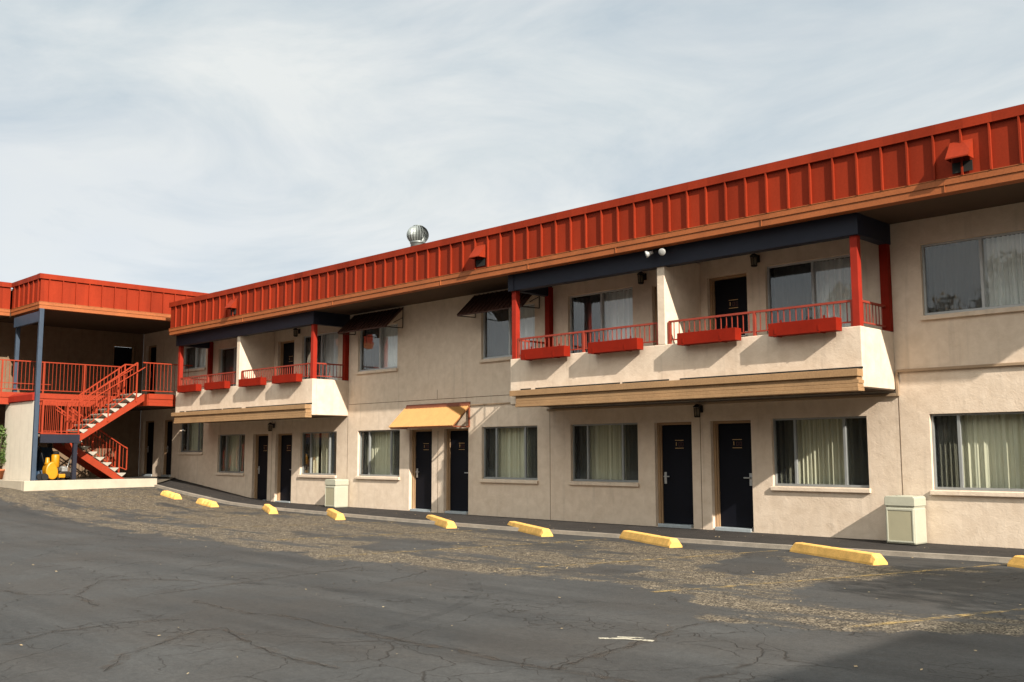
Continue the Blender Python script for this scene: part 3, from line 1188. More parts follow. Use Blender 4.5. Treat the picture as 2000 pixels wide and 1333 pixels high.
def corrugated_awning(parent, x0, x1, zt, zf, yf):
    a = MB()
    n = 46
    per = 8
    pts = []
    for k in range(n * per + 1):
        x = x0 + (x1 - x0) * k / (n * per)
        pts.append((x, .020 * math.sin(2 * math.pi * k / per)))
    d = Vector((0, yf + .03, zf - zt))
    nr = Vector((0, -d.z, d.y)).normalized()
    if nr.z < 0:
        nr = -nr
    for (xa, ha), (xb, hb) in zip(pts[:-1], pts[1:]):
        p = [Vector((xa, -.03, zt)) + nr * ha, Vector((xb, -.03, zt)) + nr * hb, Vector((xb, yf, zf)) + nr * hb, Vector((xa, yf, zf)) + nr * ha]
        a.quad(p, 0, True)
        a.quad([q - nr * .006 for q in p], 0, True)
    for (xa, ha), (xb, hb) in zip(pts[:-1], pts[1:]):
        p0, p1 = Vector((xa, yf, zf)) + nr * ha, Vector((xb, yf, zf)) + nr * hb
        a.quad([p0, p1, p1 - nr * .006, p0 - nr * .006])
    o = a.build('awning', MT['yellowmetal'], parent)
    o['label'] = 'yellow orange corrugated metal awning above the pair of doors'
    fl = MB()
    fl.prism([(-.003, zt - .01), (-.035, zt - .01), (-.06, zt - .02), (-.06, zt + .0), (-.02, zt + .09), (-.003, zt + .09)], 0, x0 + .05, x1 - .0)
    fl.build('flashing', MT['flashing'], o)
    f = MB()
    for x in (x0 + .05, x1 - .03):
        f.bar((x, -.02, zt - .03), (x, -.02, zf - .02), .035)
        f.bar((x, -.02, zf - .02), (x, yf + .03, zf - .02), .035)
        f.bar((x, -.03, zt - .03), (x, yf + .02, zf - .012), .03)
    f.bar((x0 + .05, yf + .03, zf - .02), (x1 - .03, yf + .03, zf - .02), .03)
    f.build('bracket', MT['flashing'], o)
    return o


def fascia_run(mb, p, q, out, zb, zt, rib=0.42, ribs=True, start=0.0, c0=0, c1=0):
    """Standing-seam fascia along p->q (xy). mats: 0 red metal, 1 orange trim. out = unit outward normal (xy)."""
    p, q = Vector((p[0], p[1])), Vector((q[0], q[1]))
    ln = (q - p).length
    d = (q - p) / ln
    o = Vector(out)

    def mp_(u, v, w):   # v outward distance
        c = p + d * u + o * v
        return (c.x, c.y, w)
    tb = zb + .21          # top of the trim
    cap = zt - .16
    def ends(e):        # c = 1: this run wraps the corner; c = -1: it stops against the other run
        return (-e if c0 > 0 else (.21 if c0 < 0 else 0)), ln + (e if c1 > 0 else (-.21 if c1 < 0 else 0))
    a, b = ends(0)
    mb.box(a, b, -.20, 0.0, tb - .02, cap + .02, 0, mp_)                  # panel
    a, b = ends(.055)
    mb.prism([(-.2, cap), (.055, cap), (.055, cap + .012), (.048, cap + .014), (.048, zt), (-.2, zt)], 0, a, b, 0, mp_)
    a, b = ends(.035)
    mb.box(a, b, -.19, .035, zb + .115, tb, 1, mp_)
    a, b = ends(.020)
    mb.box(a, b, -.185, .020, zb, zb + .112, 1, mp_)
    a, b = ends(.042)
    mb.box(a, b, .002, .042, tb + .0015, tb + .013, 1, mp_)
    if ribs:
        n = int((ln - start) / rib)
        for k in range(n + 1):
            u = start + rib * k
            if u < .03 or u > ln - .03:
                continue
            mb.box(u - .013, u + .013, -.001, .052, tb + .012, cap + .001, 0, mp_)


def scupper(parent, x, y=-1.5, zt=6.21, zb=5.90):
    s = MB()
    w2 = .17
    yo = y - .22
    # folded hood: sloping top, side cheeks
    s.prism([(y - .0, zt), (yo, zb + .02), (yo, zb), (y - .0, zt - .02)], 0, x - w2, x + w2, 0)
    for xx in (x - w2, x + w2 - .012):
        s.prism([(y, zt - .02), (yo + .01, zb + .0), (y, zb)], 0, xx, xx + .012, 0)
    s.box(x - w2 + .02, x + w2 - .02, y - .012, y + .0, zb - .18, zb - .02, 1)
    return s.build('scupper_hood', [MT['fascia'], MT['dark']], parent)


def turbine(parent, c):
    t = MB()
    x, y, z = c
    t.lathe((x, y, z - .95), [(.19, 0), (.19, .72), (.21, .74), (.21, .76)], 20, 0)
    R_ = .30
    n = 22
    zc = z
    for k in range(n):
        a0 = 2 * math.pi * k / n
        pts0, pts1 = [], []
        for j in range(11):
            ph = -1.05 + 2.3 * j / 10
            rr = R_ * math.cos(ph * .98)
            zz = zc + R_ * .88 * math.sin(ph)
            tw = .25 * math.cos(ph)
            a = a0 + tw * .2
            bq = a0 + 2 * math.pi / n * .95
            pts0.append((x + rr * math.cos(a), y + rr * math.sin(a), zz))
            ri = rr * .84
            pts1.append((x + ri * math.cos(bq), y + ri * math.sin(bq), zz))
        for j in range(10):
            t.quad([pts0[j], pts0[j + 1], pts1[j + 1], pts1[j]], 0, True)
    t.lathe((x, y, zc + R_ * .88 * math.sin(1.15)), [(.15, -.01), (.12, .015), (.03, .03)], 18, 0)
    t.lathe((x, y, zc - R_ * .72), [(.20, -.03), (.215, 0), (.20, .03)], 18, 0)
    t.lathe((x, y, zc - .12), [(.10, 0), (.10, .24)], 12, 1)
    return t.build('turbine_vent', [MT['galv'], MT['iron']], parent)


def main_building():
    root = thing('motel_building', 'long two storey beige stucco motel with red seamed fascia, two balconies and black doors', 'building', (-18, 0, 0))
    XL, XR = -36.9, -1.9
    OPEN = []
    low = [(-6.93, -4.95), (-9.92, -8.03), (-15.0, -13.1), (-17.92, -16.03), (-23.02, -21.13), (-25.92, -24.04), (-30.93, -29.17)]
    for a, b in low:
        OPEN.append((a, b, .86, 2.12, .09))
    OPEN.append((-33.68, -31.96, 1.545, 2.85, .09))
    doors_low = [(-11.28, -10.36, 'right'), (-12.66, -11.73, 'left'), (-19.33, -18.40, 'right'), (-20.72, -19.80, 'left'),
                 (-27.31, -26.38, 'right'), (-28.66, -27.75, 'left')]
    for a, b, h in doors_low:
        OPEN.append((a, b, -.015, 2.105, .2))
    doors_far = [(-36.65, -35.74), (-35.05, -34.26)]
    for a, b in doors_far:
        OPEN.append((a, b, .68, 2.72, .2))
    up2 = [(-6.95, -5.0), (-17.94, -16.1), (-23.07, -21.27)]
    for a, b in up2:
        OPEN.append((a, b, 3.79, 5.02, .09))
    OPEN.append((-33.68, -31.96, 4.47, 5.30, .09))
    sliders = [(-15.05, -13.18), (-9.95, -8.05), (-31.05, -29.18), (-25.95, -24.05)]
    for a, b in sliders:
        OPEN.append((a, b, FZ + .02, 5.05, .09))
    doors_up = [(-11.28, -10.36, 'right'), (-12.66, -11.73, 'left'), (-27.31, -26.38, 'right'), (-28.66, -27.75, 'left')]
    for a, b, h in doors_up:
        OPEN.append((a, b, FZ + .0, 4.99, .2))
    OPEN.append((-36.65, -35.79, 3.5, 5.57, .2))
    wl = MB()
    wall_faces(wl, ident, XL, XR, -.6, 7.0, OPEN)
    # shell that keeps the rooms dark
    wl.box(XL, XR, 5.0, 5.2, -.6, 6.4, 1)
    wl.box(XR - .2, XR, .21, 5.0, -.6, 6.4, 0)
    wl.box(XL, XL + .2, .21, 5.0, -.6, 7.0, 1)
    wl.box(XL + .2, XR - .2, .3, 5.0, -.6, -.4, 1)
    wl.box(XL + .2, XR - .2, .26, 5.0, 2.90, 3.3, 1)
    wl.box(XL + .2, XR - .2, .26, 5.0, 6.2, 6.4, 1)
    # control joints in the stucco
    for x, z0, z1 in ((-15.63, -.5, 2.44), (-7.44, -.5, 2.44), (-11.52, -.5, 2.5), (-27.52, -.5, 2.5), (-19.56, -.5, 2.05), (-19.6, 2.87, 3.12), (-23.5, -.5, 2.54)):
        wl.box(x - .006, x + .006, -.003, -.0002, z0, z1, 2)
    wl.box(-23.46, -16.9, -.003, -.0002, 2.865, 2.877, 2)
    wl.build('wall', [MT['stucco'], MT['dark'], MT['joint']], root)
    # windows
    wlabels = ['lower window at the near end, right of the beige trash can', 'lower window between the near pair of black doors and the trash can',
               'lower window under the nearer balcony, left of the two doors', 'lower window right of the corrugated awning',
               'lower window left of the corrugated awning, over the far trash can', 'lower window right of the far doors under the farther balcony',
               'lower window left of the far doors under the farther balcony']
    gaps = [(), ((-9.86, -9.80),), (), (), ((-22.62, -22.55),), ((-25.35, -25.2),), ()]
    for (a, b), lb, gp in zip(low, wlabels, gaps):
        window(root, ident, a, b, .86, 2.12, '3', 'stucco', label=lb, gaps=gp)
    window(root, ident, -33.68, -31.96, 1.545, 2.85, '3', 'stucco', frame='alud', label='raised lower window at the far end beside the passage')
    ulab = ['upper window at the near end right of the nearer balcony', 'upper window behind the brown awning at the nearer balcony', 'upper window under the brown awning beside the farther balcony']
    for (a, b), lb in zip(up2, ulab):
        window(root, ident, a, b, 3.79, 5.02, '2', 'stucco', upper=True, cur='curtaing', label=lb, mull=[a + (.97 if a > -10 else .93)])
    window(root, ident, -33.68, -31.96, 4.47, 5.30, '2', 'stucco', upper=True, cur='curtaing', label='raised upper window at the far end beyond the farther balcony')
    for (a, b) in sliders:
        window(root, ident, a, b, FZ + .02, 5.05, '2', None, upper=True, cur='curtaing', mull=[(a + b) / 2])
    for a, b, h in doors_low:
        door(root, ident, a, b, -.015, 2.105, h)
    for a, b in doors_far:
        door(root, ident, a, b, .68, 2.72, 'left', plate=False)
    for a, b, h in doors_up:
        door(root, ident, a, b, FZ + .0, 4.99, h)
    door(root, ident, -36.65, -35.79, 3.5, 5.57, 'left', plate=False)
    # balconies
    balcony(root, -15.69, -7.48, -11.53, 'nearer beige stucco balcony with dark beam and red railing')
    balcony(root, -31.62, -23.50, -27.60, 'farther beige stucco balcony with dark beam and red railing')
    # awnings
    metal_awning(root, -18.15, -15.92, 5.41, 4.86, -.62)
    metal_awning(root, -23.20, -21.02, 5.41, 4.86, -.62)
    corrugated_awning(root, -20.88, -18.33, 2.67, 2.16, -.58)
    # conduits on the wall
    c = MB()
    c.box(-7.44, XR, -.05, -.003, 2.845, 2.895)
    c.box(-7.465, -7.415, -.05, -.003, 2.44, 2.845)
    c.box(-15.69, -7.465, -.05, -.003, 2.44, 2.49)
    c.build('wall_trim', MT['conduit'], root, bevel=0.006)
    c = MB()
    c.box(-18.33, -15.72, -.03, -.003, 2.66, 2.69)
    c.build('wall_trim', MT['conduit'], root)
    # lamps
    for u, z in ((-11.49, 2.30), (-27.42, 2.30), (-10.10, 5.16), (-12.84, 5.16), (-28.9, 5.16), (-26.1, 5.16)):
        wall_lamp(root, u, z)
    fl = MB()
    bx = Vector((-11.42, -1.26, 5.40))
    fl.lathe(bx, [(.05, 0), (.05, .05)], 12, 1, (0, -1, 0))
    for dx, dirv in ((-.17, (-.75, -.6, -.30)), (.10, (.25, -.9, -.42))):
        hd = bx + Vector((dx, -.10, -.03))
        fl.tube([bx + Vector((0, -.04, 0)), hd], .014, 8, 1)
        fl.lathe(hd, [(.03, 0), (.034, .05), (.066, .12), (.07, .145), (.06, .15), (.02, .155)], 16, 0, dirv)
    fl.build('floodlight', [MT['white'], MT['iron']], root)
    # roof
    rf = MB()
    rf.box(-31.5, -1.75, -1.35, -.004, 5.455, 5.60, 1)
    rf.box(-31.5, -1.75, -1.34, 12, 6.30, 6.36, 0)
    rf.box(-36.9, -31.5, .25, 12, 6.30, 6.36, 0)
    r = rf.build('roof', [MT['roofing'], MT['soffit']], root)
    fs = MB()
    fascia_run(fs, (-31.66, -1.48), (-1.6, -1.48), (0, -1), 5.45, 6.55, start=.42, c0=1, c1=1)
    fascia_run(fs, (-31.66, .2), (-31.66, -1.48), (-1, 0), 5.45, 6.548, c1=-1)
    fascia_run(fs, (-1.6, -1.48), (-1.6, 6), (1, 0), 5.45, 6.548, c0=-1)
    # lap joints in the trim boards
    for x in (-26.9, -22.2, -17.75, -14.85, -12.4, -9.1, -5.9):
        fs.box(x - .004, x + .004, -1.5165, -1.501, 5.452, 5.655, 1)
    fs.build('fascia', [MT['fascia'], MT['trim'], MT['joint']], r)
    for x in (-27.45, -16.36, -5.62):
        scupper(r, x)
    turbine(r, (-20.45, 0.0, 7.33))
    return root


# ------------------------------------------------------------------ the far wing, its gallery and stairs
def wing():
    root = thing('motel_wing', 'far motel wing with orange fascia, raised open gallery and blue corner posts', 'building', (-34.5, -3, .66))
    wl = MB()
    X = -36.9
    OP = [(-1.15, -.32, 3.5, 5.57, .2), (-8.4, -6.7, 4.35, 5.6, .09), (-6.3, -5.4, .68, 2.72, .2), (-8.4, -6.7, 1.5, 2.75, .09)]
    wall_faces(wl, wing_map, -8.8, -.001, 0, 7.0, OP)
    wl.box(X - 6, X - 5.8, -8.8, 0, 0, 6.9, 1)
    wl.box(X - 5.8, X - .22, -8.8, -8.6, 0, 6.9, 0)
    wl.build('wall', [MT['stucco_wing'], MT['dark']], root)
    door(root, wing_map, -1.15, -.32, 3.5, 5.57, 'left', plate=False)
    door(root, wing_map, -6.3, -5.4, .68, 2.72, 'left', plate=False)
    window(root, wing_map, -8.4, -6.7, 4.35, 5.6, '2', 'stucco', upper=True, cur='curtaing')
    window(root, wing_map, -8.4, -6.7, 1.5, 2.75, '3', 'stucco')
    # roof
    rf = MB()
    yb = -5.45
    zt, zb = 7.15, 6.04
    rf.box(X - .0, -34.98, -9, yb - .0, zb + .01, zb + .2, 1)
    rf.box(X - .0, -32.5, yb + .1, -.004, zb + .01, zb + .2, 1)
    rf.box(X - 6, -34.98, -9, 4, zt - .25, zt - .2, 0)
    rf.box(-34.98, -32.5, yb + .1, 4, zt - .25, zt - .2, 0)
    r = rf.build('roof', [MT['roofing'], MT['soffit']], root)
    fs = MB()
    fascia_run(fs, (-32.42, yb), (-32.42, .3), (1, 0), zb, zt, start=.25, c0=1)
    fascia_run(fs, (-34.95, yb), (-32.42, yb), (0, -1), zb, zt - .002, start=.3, c1=-1)
    fascia_run(fs, (-34.95, -9.2), (-34.95, yb - .06), (1, 0), zb, zt - .001, start=.31)
    fascia_run(fs, (-32.40, .30), (-31.8, .30), (0, -1), zb + .4, zt - .003, ribs=False)
    fs.build('fascia', [MT['fascia'], MT['trim']], r)
    # gallery floor with two-step orange edge band
    gl = MB()
    gl.box(X + .003, -34.62, -9, -1.78, 3.12, 3.49, 0)
    gl.box(X + .003, -32.46, -1.78, -.003, 3.122, 3.488, 0)
    gl.box(-34.62, -34.56, -9, -1.78, 3.33, 3.50, 1)
    gl.box(-34.62, -34.585, -9, -1.78, 3.10, 3.327, 1)
    gl.box(-32.46, -32.40, -1.80, -.9, 3.33, 3.502, 1)
    gl.box(-32.46, -32.425, -1.80, -.9, 3.215, 3.327, 1)
    gl.box(-32.46, -32.41, -1.80, -.9, 3.10, 3.212, 1)
    gl.box(-34.56, -32.46, -1.82, -1.78, 3.10, 3.485, 1)
    gl.box(-32.47, -32.44, -.9, -.003, 3.10, 3.49, 1)
    g = gl.build('gallery', [MT['soffit'], MT['orail']], root)
    r1 = MB()
    baluster_rail(r1, (-34.60, -9), (-34.60, -1.80), 3.50, 4.56, .125, .035, .013, .10)
    for y in (-8.9, -7.6, -5.75, -4.45, -3.1, -1.9):
        r1.bar((-34.60, y, 3.5), (-34.60, y, 4.55), .045)
    r1.bar((-34.60, -9, 3.80), (-34.60, -4.2, 3.80), .02)
    r1.build('railing', MT['orail'], g)
    r1 = MB()
    baluster_rail(r1, (-32.44, -2.02), (-32.44, -.25), 3.50, 4.56, .125, .035, .013, .10)
    r1.build('railing', MT['orail'], g)
    # blue posts with a header between them, the cream screen wall
    for (x0, x1, y0, y1) in ((-32.43, -32.31, -5.47, -5.34), (-34.76, -34.64, -5.36, -5.24)):
        p = MB()
        p.box(x0, x1, y0, y1, .62, 6.03)
        p.build('post', MT['bluepost'], root, bevel=0.01)
    p = MB()
    p.box(-34.64, -32.43, -5.46, -5.35, 5.62, 5.95)
    p.build('header_beam', MT['bluepost'], root, bevel=0.008)
    sw = MB()
    sw.box(-34.98, -32.44, -5.465, -5.38, .60, 3.14, 0)
    swo = sw.build('screen_wall', MT['cream'], root, bevel=0.02)
    cp = MB()
    cp.prism([(-5.52, 3.15), (-5.38, 3.15), (-5.38, 3.42), (-5.52, 3.34)], 0, -34.9, -32.445)
    cp.build('wall_cap', MT['redpost'], swo, bevel=0.006)
    wall_lamp(root, -1.9, 2.55, wing_map)
    return root


def stairs():
    root = thing('staircase', 'orange railed staircase with pale treads turning at a navy landing', 'staircase', (-33.5, -3.5, .66))
    ZL, Z0, Z1 = 2.10, .67, 3.50
    xn, xm, xf = -32.50, -33.47, -34.48     # near stringer, middle, far
    yl0, yl1 = -5.24, -4.05
    ld = MB()
    ld.box(xf, xn + .04, yl0, yl1, ZL - .07, ZL, 0)
    l = ld.build('landing', MT['tread'], root, bevel=0.005)
    bm_ = MB()
    bm_.box(xn + .04, xn + .12, yl0 + .0, yl1 + .02, 1.83, ZL - .005)
    bm_.box(xf, xn + .04, yl1 - .1, yl1 - .02, 1.85, ZL - .075)
    bm_.build('landing_beam', MT['navy'], root, bevel=0.005)
    for (x, y, mm) in ((xn + .05, yl1 - .1, 'navy'), (xf + .05, yl1 - .15, 'iron')):
        p = MB()
        p.box(x - .06, x + .06, y - .06, y + .06, .6, 1.83)
        p.build('post', MT[mm], root)
    # flights
    n = 8
    rise_u = (Z1 - ZL) / n
    go = .25

    def flight(x0, x1, ys, zs, dz, cnt, first):
        """treads start at ys going +Y"""
        for k in range(cnt):
            y = ys + go * k
            z = zs + dz * (k + (1 if dz > 0 else 0))
            t_ = MB()
            t_.prism([(y - .03, z), (y + go + .02, z), (y + go + .0, z - .035), (y + .13, z - .13), (y + .0, z - .045), (y - .03, z - .03)], 0, x0 + .03, x1 + .045)
            t_.build('tread', MT['tread'], root)

    def stringer(x, ya, za, yb, zb, name='stringer', h=.24, th=.05):
        s = MB()
        s.prism([(ya, za), (yb, zb), (yb, zb - h), (ya, za - h)], 0, x - th / 2, x + th / 2)
        s.build(name, MT['orail'], root)

    flight(xm, xn, yl1 + .02, ZL, rise_u, n, True)
    sl = rise_u / go
    stringer(xn, yl1 - .02, ZL - .02, yl1 + .02 + go * n + .12, Z1 - .0)
    stringer(xm + .01, yl1 - .02, ZL - .02, yl1 + .02 + go * n + .12, Z1 - .0)
    flight(xf, xm - .03, yl1 + .02, ZL, -(ZL - Z0) / n, n, False)
    ye = yl1 + .02 + go * n
    for x in (xm - .05, xf):
        s = MB()
        s.prism([(yl1 - .02, ZL - .12), (ye, Z0 - .02), (ye - .35, Z0 - .05), (yl1 - .02, ZL - .40)], 0, x - .025, x + .025)
        s.build('stringer', MT['orail'], root)

    def slope_rail(x, ya, za, yb, zb, hgt=1.06, cnt=17, posts=(0, .5, 1), handrail=True):
        r = MB()
        lerp = lambda f: (ya + (yb - ya) * f, za + (zb - za) * f)
        r.bar((x, ya, za + hgt), (x, yb, zb + hgt), .04)
        r.bar((x, ya, za + .12), (x, yb, zb + .12), .025)
        if handrail:
            r.bar((x + .05, ya, za + hgt - .14), (x + .05, yb + .25 * (1 if yb > ya else -1), zb + hgt - .14), .03)
        for k in range(cnt):
            f = k / (cnt - 1)
            y, z = lerp(f)
            r.bar((x, y, z + .12), (x, y, z + hgt), .014)
        for f in posts:
            y, z = lerp(f)
            r.bar((x, y, z - .25), (x, y, z + hgt), .045)
        return r
    r = slope_rail(xn + .03, yl1, ZL, -2.2, Z1 - .03)
    r.build('railing', MT['orail'], root)
    r = slope_rail(xm + .03, yl1, ZL, -2.2, Z1 - .03)
    r.bar((xm + .03, -2.2, Z1 + 1.03), (xm + .03, -1.8, Z1 + 1.03), .04)
    r.build('railing', MT['orail'], root)
    for x in (xm - .06, xf):
        r = slope_rail(x, yl1, ZL, ye - .2, Z0 + .13, hgt=1.0, posts=(.12, .5, 1))
        yq = ye - .2
        r.bar((x, yq, Z0 + 1.13), (x, yq + .26, Z0 + 1.02), .035)
        r.bar((x, yq + .26, Z0 + 1.02), (x, yq + .26, Z0 + .28), .035)
        r.bar((x, yq + .26, Z0 + .28), (x, yq, Z0 + .38), .03)
        r.bar((x, yq + .13, Z0 + 1.06), (x, yq + .13, Z0 + .32), .014)
        r.build('railing', MT['orail'], root)
    # landing guard rails
    r = MB()
    baluster_rail(r, (xn + .06, yl0 + .03), (xn + .06, yl1), ZL, ZL + 1.06, .12, .035, .014, .10)
    baluster_rail(r, (xf, yl0 + .06), (xn + .06, yl0 + .06), ZL, ZL + 1.06, .12, .035, .014, .10)
    baluster_rail(r, (xf, yl0 + .06), (xf, yl1), ZL, ZL + 1.06, .12, .035, .014, .10)
    r.bar((xn + .06, yl0 + .05, ZL), (xn + .06, yl0 + .05, ZL + 1.06), .045)
    r.box(xn + .04, xn + .10, yl0, yl1, ZL + .005, ZL + .035)
    r.build('railing', MT['orail'], root)
    return root


def terrace():
    # raised paved court under the gallery
    mb = MB()
    mb.quad([(-60, -5.62, .655), (-32.2, -5.62, .655), (-32.2, -1.55, .645), (-60, -1.55, .645)])
    mb.quad([(-60, -1.55, .645), (-32.2, -1.55, .645), (-32.2, -1.5, .50), (-34.2, .3, .675), (-60, .3, .675)])
    struct(mb.build('courtyard_paving', MT['conc']))
    mb = MB()
    # low white wall around it
    mb.box(-32.32, -32.12, -5.74, -1.52, .1, .67)
    mb.box(-48, -32.32, -5.74, -5.56, .1, .668)
    o = mb.build('retaining_wall', MT['white_wall'], None, bevel=0.015, origin=(-32.2, -3.6, .38))
    tag(o, 'low white kerb-height retaining wall around the stair court', 'wall')


# ------------------------------------------------------------------ loose things
def planters():
    hang = [(-15.14, -13.85), (-13.21, -11.94), (-10.99, -9.73), (-9.06, -7.79), (-31.02, -29.80), (-29.20, -27.96), (-27.10, -25.85), (-25.22, -23.96)]
    labs = ['red planter box hanging beside the left corner post of the nearer balcony',
            'red planter box on the nearer balcony just left of its dividing wall',
            'red planter box on the nearer balcony just right of its dividing wall',
            'red planter box on the nearer balcony next to its right corner post',
            'red planter box at the farther balcony beside its left corner post',
            'red planter box on the farther balcony just left of its dividing wall',
            'red planter box on the farther balcony just right of its dividing wall',
            'red planter box on the farther balcony next to its right corner post']
    first = None
    W = 1.27
    for (a, b), lb in zip(hang, labs):
        loc = Vector(((a + b) / 2, -1.36, 3.49))
        if first is None:
            root = thing('planter_box', lb, 'planter', loc, 'red planter boxes along the balcony railings')
            first = root
            x, y, z = loc
            m = MB()
            h = W / 2
            m.box(x - h, x + h, y - .10, y - .08, z, z + .225)
            m.box(x - h, x + h, y + .08, y + .10, z, z + .225)
            m.box(x - h, x - h + .02, y - .08, y + .08, z + .001, z + .224)
            m.box(x + h - .02, x + h, y - .08, y + .08, z + .001, z + .224)
            m.box(x - h + .02, x + h - .02, y - .08, y + .08, z + .001, z + .02)
            m.build('box', MT['planter'], root, bevel=0.004)
            s = MB()
            s.box(x - h + .021, x + h - .021, y - .079, y + .079, z + .021, z + .17)
            s.build('soil', MT['soil'], root)
            for dx in (-.52, .30):
                k = MB()
                k.box(x + dx, x + dx + .035, y - .106, y - .101, z + .03, z + .12)
                k.box(x + dx, x + dx + .035, y - .106, y + .10, z - .010, z - .002)
                k.box(x + dx, x + dx + .035, y + .101, y + .108, z - .010, z + .30)
                k.build('bracket', MT['planter'], root)
        else:
            root = copy_tree(first)
            root.location = loc
            root['label'] = lb


def bins():
    labs = ['square cream trash can against the wall between the two nearest lower windows',
            'square cream trash can by the wall under the window left of the corrugated awning']
    first = None
    for (x, y, z), lb in zip(((-7.29, -.27, -.026), (-23.62, -.26, -.022)), labs):
        loc = Vector((x, y, z))
        if first is None:
            root = thing('trash_can', lb, 'trash can', loc, 'square trash cans along the wall')
            first = root
            w2, d2, h = .255, .225, .80
            b = MB()
            b.box(x - w2, x + w2, y - d2, y + d2, z + .0, z + .60)
            bo = b.build('body', MT['binbody'], root, bevel=0.03)
            p = MB()
            p.box(x - w2 + .055, x + w2 - .055, y - d2 - .004, y - d2 + .01, z + .06, z + .545)
            p.build('panel', MT['binpanel'], bo)
            f = MB()
            f.box(x - w2 + .025, x - w2 + .053, y - d2 - .012, y - d2 + .01, z + .03, z + .585)
            f.box(x + w2 - .053, x + w2 - .025, y - d2 - .012, y - d2 + .01, z + .03, z + .585)
            f.box(x - w2 + .053, x + w2 - .053, y - d2 - .012, y - d2 + .01, z + .03, z + .058)
            f.box(x - w2 + .053, x + w2 - .053, y - d2 - .012, y - d2 + .01, z + .547, z + .585)
            f.build('panel_frame', MT['binbody'], bo, bevel=0.006)
            ld = MB()
            ld.box(x - w2 + .012, x + w2 - .012, y - d2 + .012, y + d2 - .012, z + .595, z + .62)
            ld.prism([(x - w2 - .004, z + .62), (x + w2 + .004, z + .62), (x + w2 + .004, z + .755), (x + w2 - .03, z + .785), (x - w2 + .03, z + .785), (x - w2 - .004, z + .755)], 1, y - d2 - .004, y + d2 + .004)
            lo = ld.build('lid', MT['binbody'], root, bevel=0.02)
            hl = MB()
            hl.lathe((x, y, z + .779), [(.15, 0), (.14, .0115), (.11, .0118)], 20, 0)
            hl.build('lid_rim', MT['binbody'], lo)
        else:
            root = copy_tree(first)
            root.location = loc
            root['label'] = lb


def wheel_stops():
    # (left end x, y, right end x, y) traced from the lot
    rights = [((-6.50, -2.96), 2.25, -30), ((-10.33, -2.54), 2.2, -28), ((-13.58, -2.30), 2.6, -29), ((-16.62, -2.12), 2.5, -29),
              ((-20.40, -2.39), 2.2, -28), ((-23.30, -2.48), 2.1, -26), ((-26.45, -2.47), 1.35, -10), ((-28.83, -2.40), 1.2, -6),
              ((-3.10, -3.0), 2.2, -28)]
    ends = [((x - ln * math.cos(math.radians(a)), y - ln * math.sin(math.radians(a))), (x, y)) for (x, y), ln, a in rights]
    labs = ['long yellow concrete wheel stop just in front of the near trash can', 'yellow wheel stop in front of the near pair of black doors',
            'yellow wheel stop in front of the lower window right of the corrugated awning doors', 'yellow wheel stop in front of the two doors under the corrugated awning',
            'pale yellow wheel stop in front of the far trash can', 'chipped yellow wheel stop in front of the far pair of doors',
            'worn yellow wheel stop second from the white retaining wall', 'crumbling yellow wheel stop closest to the white retaining wall',
            'yellow wheel stop cut off by the right edge of the photo']
    for i, ((a, b), lb) in enumerate(zip(ends, labs)):
        A, B = Vector((*a, 0)), Vector((*b, 0))
        c = (A + B) / 2
        za, zb = lot_z(A.x, A.y), lot_z(B.x, B.y)
        d = (B - A)
        ln = d.length
        ang = math.atan2(d.y, d.x)
        r = random.Random(20 + i)
        me_ = MB()
        # lofted trapezoid with sloped ends and small chips
        n = 26
        rings = []
        for k in range(n + 1):
            u = -ln / 2 + ln * k / n
            e = min(k, n - k) / n * ln
            tp = min(1, e / .06)
            chip = (r.random() ** 9) * (.004 if i not in (5, 6, 7) else .07)
            hh = .15 * (.62 + .38 * tp) - chip
            wt = .065 - chip * .3
            wb = .125
            rings.append([(u, -wb, -.03), (u, -wb + .006, .03), (u, -wt - .012, hh - .012), (u, -wt + .01, hh), (u, wt - .01, hh), (u, wt + .012, hh - .012), (u, wb - .006, .03), (u, wb, -.03)])
        tilt = math.atan2(zb - za, d.length)
        R = Matrix.Rotation(ang, 3, 'Z') @ Matrix.Rotation(-tilt, 3, 'Y')
        zc = lot_z(c.x, c.y)
        org = Vector((c.x, c.y, max(zc, (za + zb) / 2) - .0))
        V = [[org + R @ Vector(p) for p in ring] for ring in rings]
        for k in range(n):
            for j in range(7):
                me_.quad([V[k][j], V[k + 1][j], V[k + 1][j + 1], V[k][j + 1]])
        me_.quad(V[0])
        me_.quad(V[-1])
        o = me_.build('wheel_stop', MT['stop'], None, origin=org)
        tag(o, lb, 'wheel stop', 'yellow wheel stops in a row along the kerb')


def leaf_cloud(mb, centre, radii, n, size, r, shell=0.5):
    cx, cy, cz = centre
    for _ in range(n):
        while True:
            p = Vector((r.uniform(-1, 1), r.uniform(-1, 1), r.uniform(-1, 1)))
            if shell < p.length < 1:
                break
        q = Vector((cx + p.x * radii[0], cy + p.y * radii[1], cz + p.z * radii[2]))
        a = Vector((r.gauss(0, 1), r.gauss(0, 1), r.gauss(0, 1))).normalized()
        b = a.orthogonal().normalized()
        b = (Matrix.Rotation(r.uniform(0, 6.28), 3, a) @ b)
        s = size * r.uniform(.6, 1.3)
        mb.quad([q + b * s, q + a.cross(b) * s * .45, q - b * s, q - a.cross(b) * s * .45])


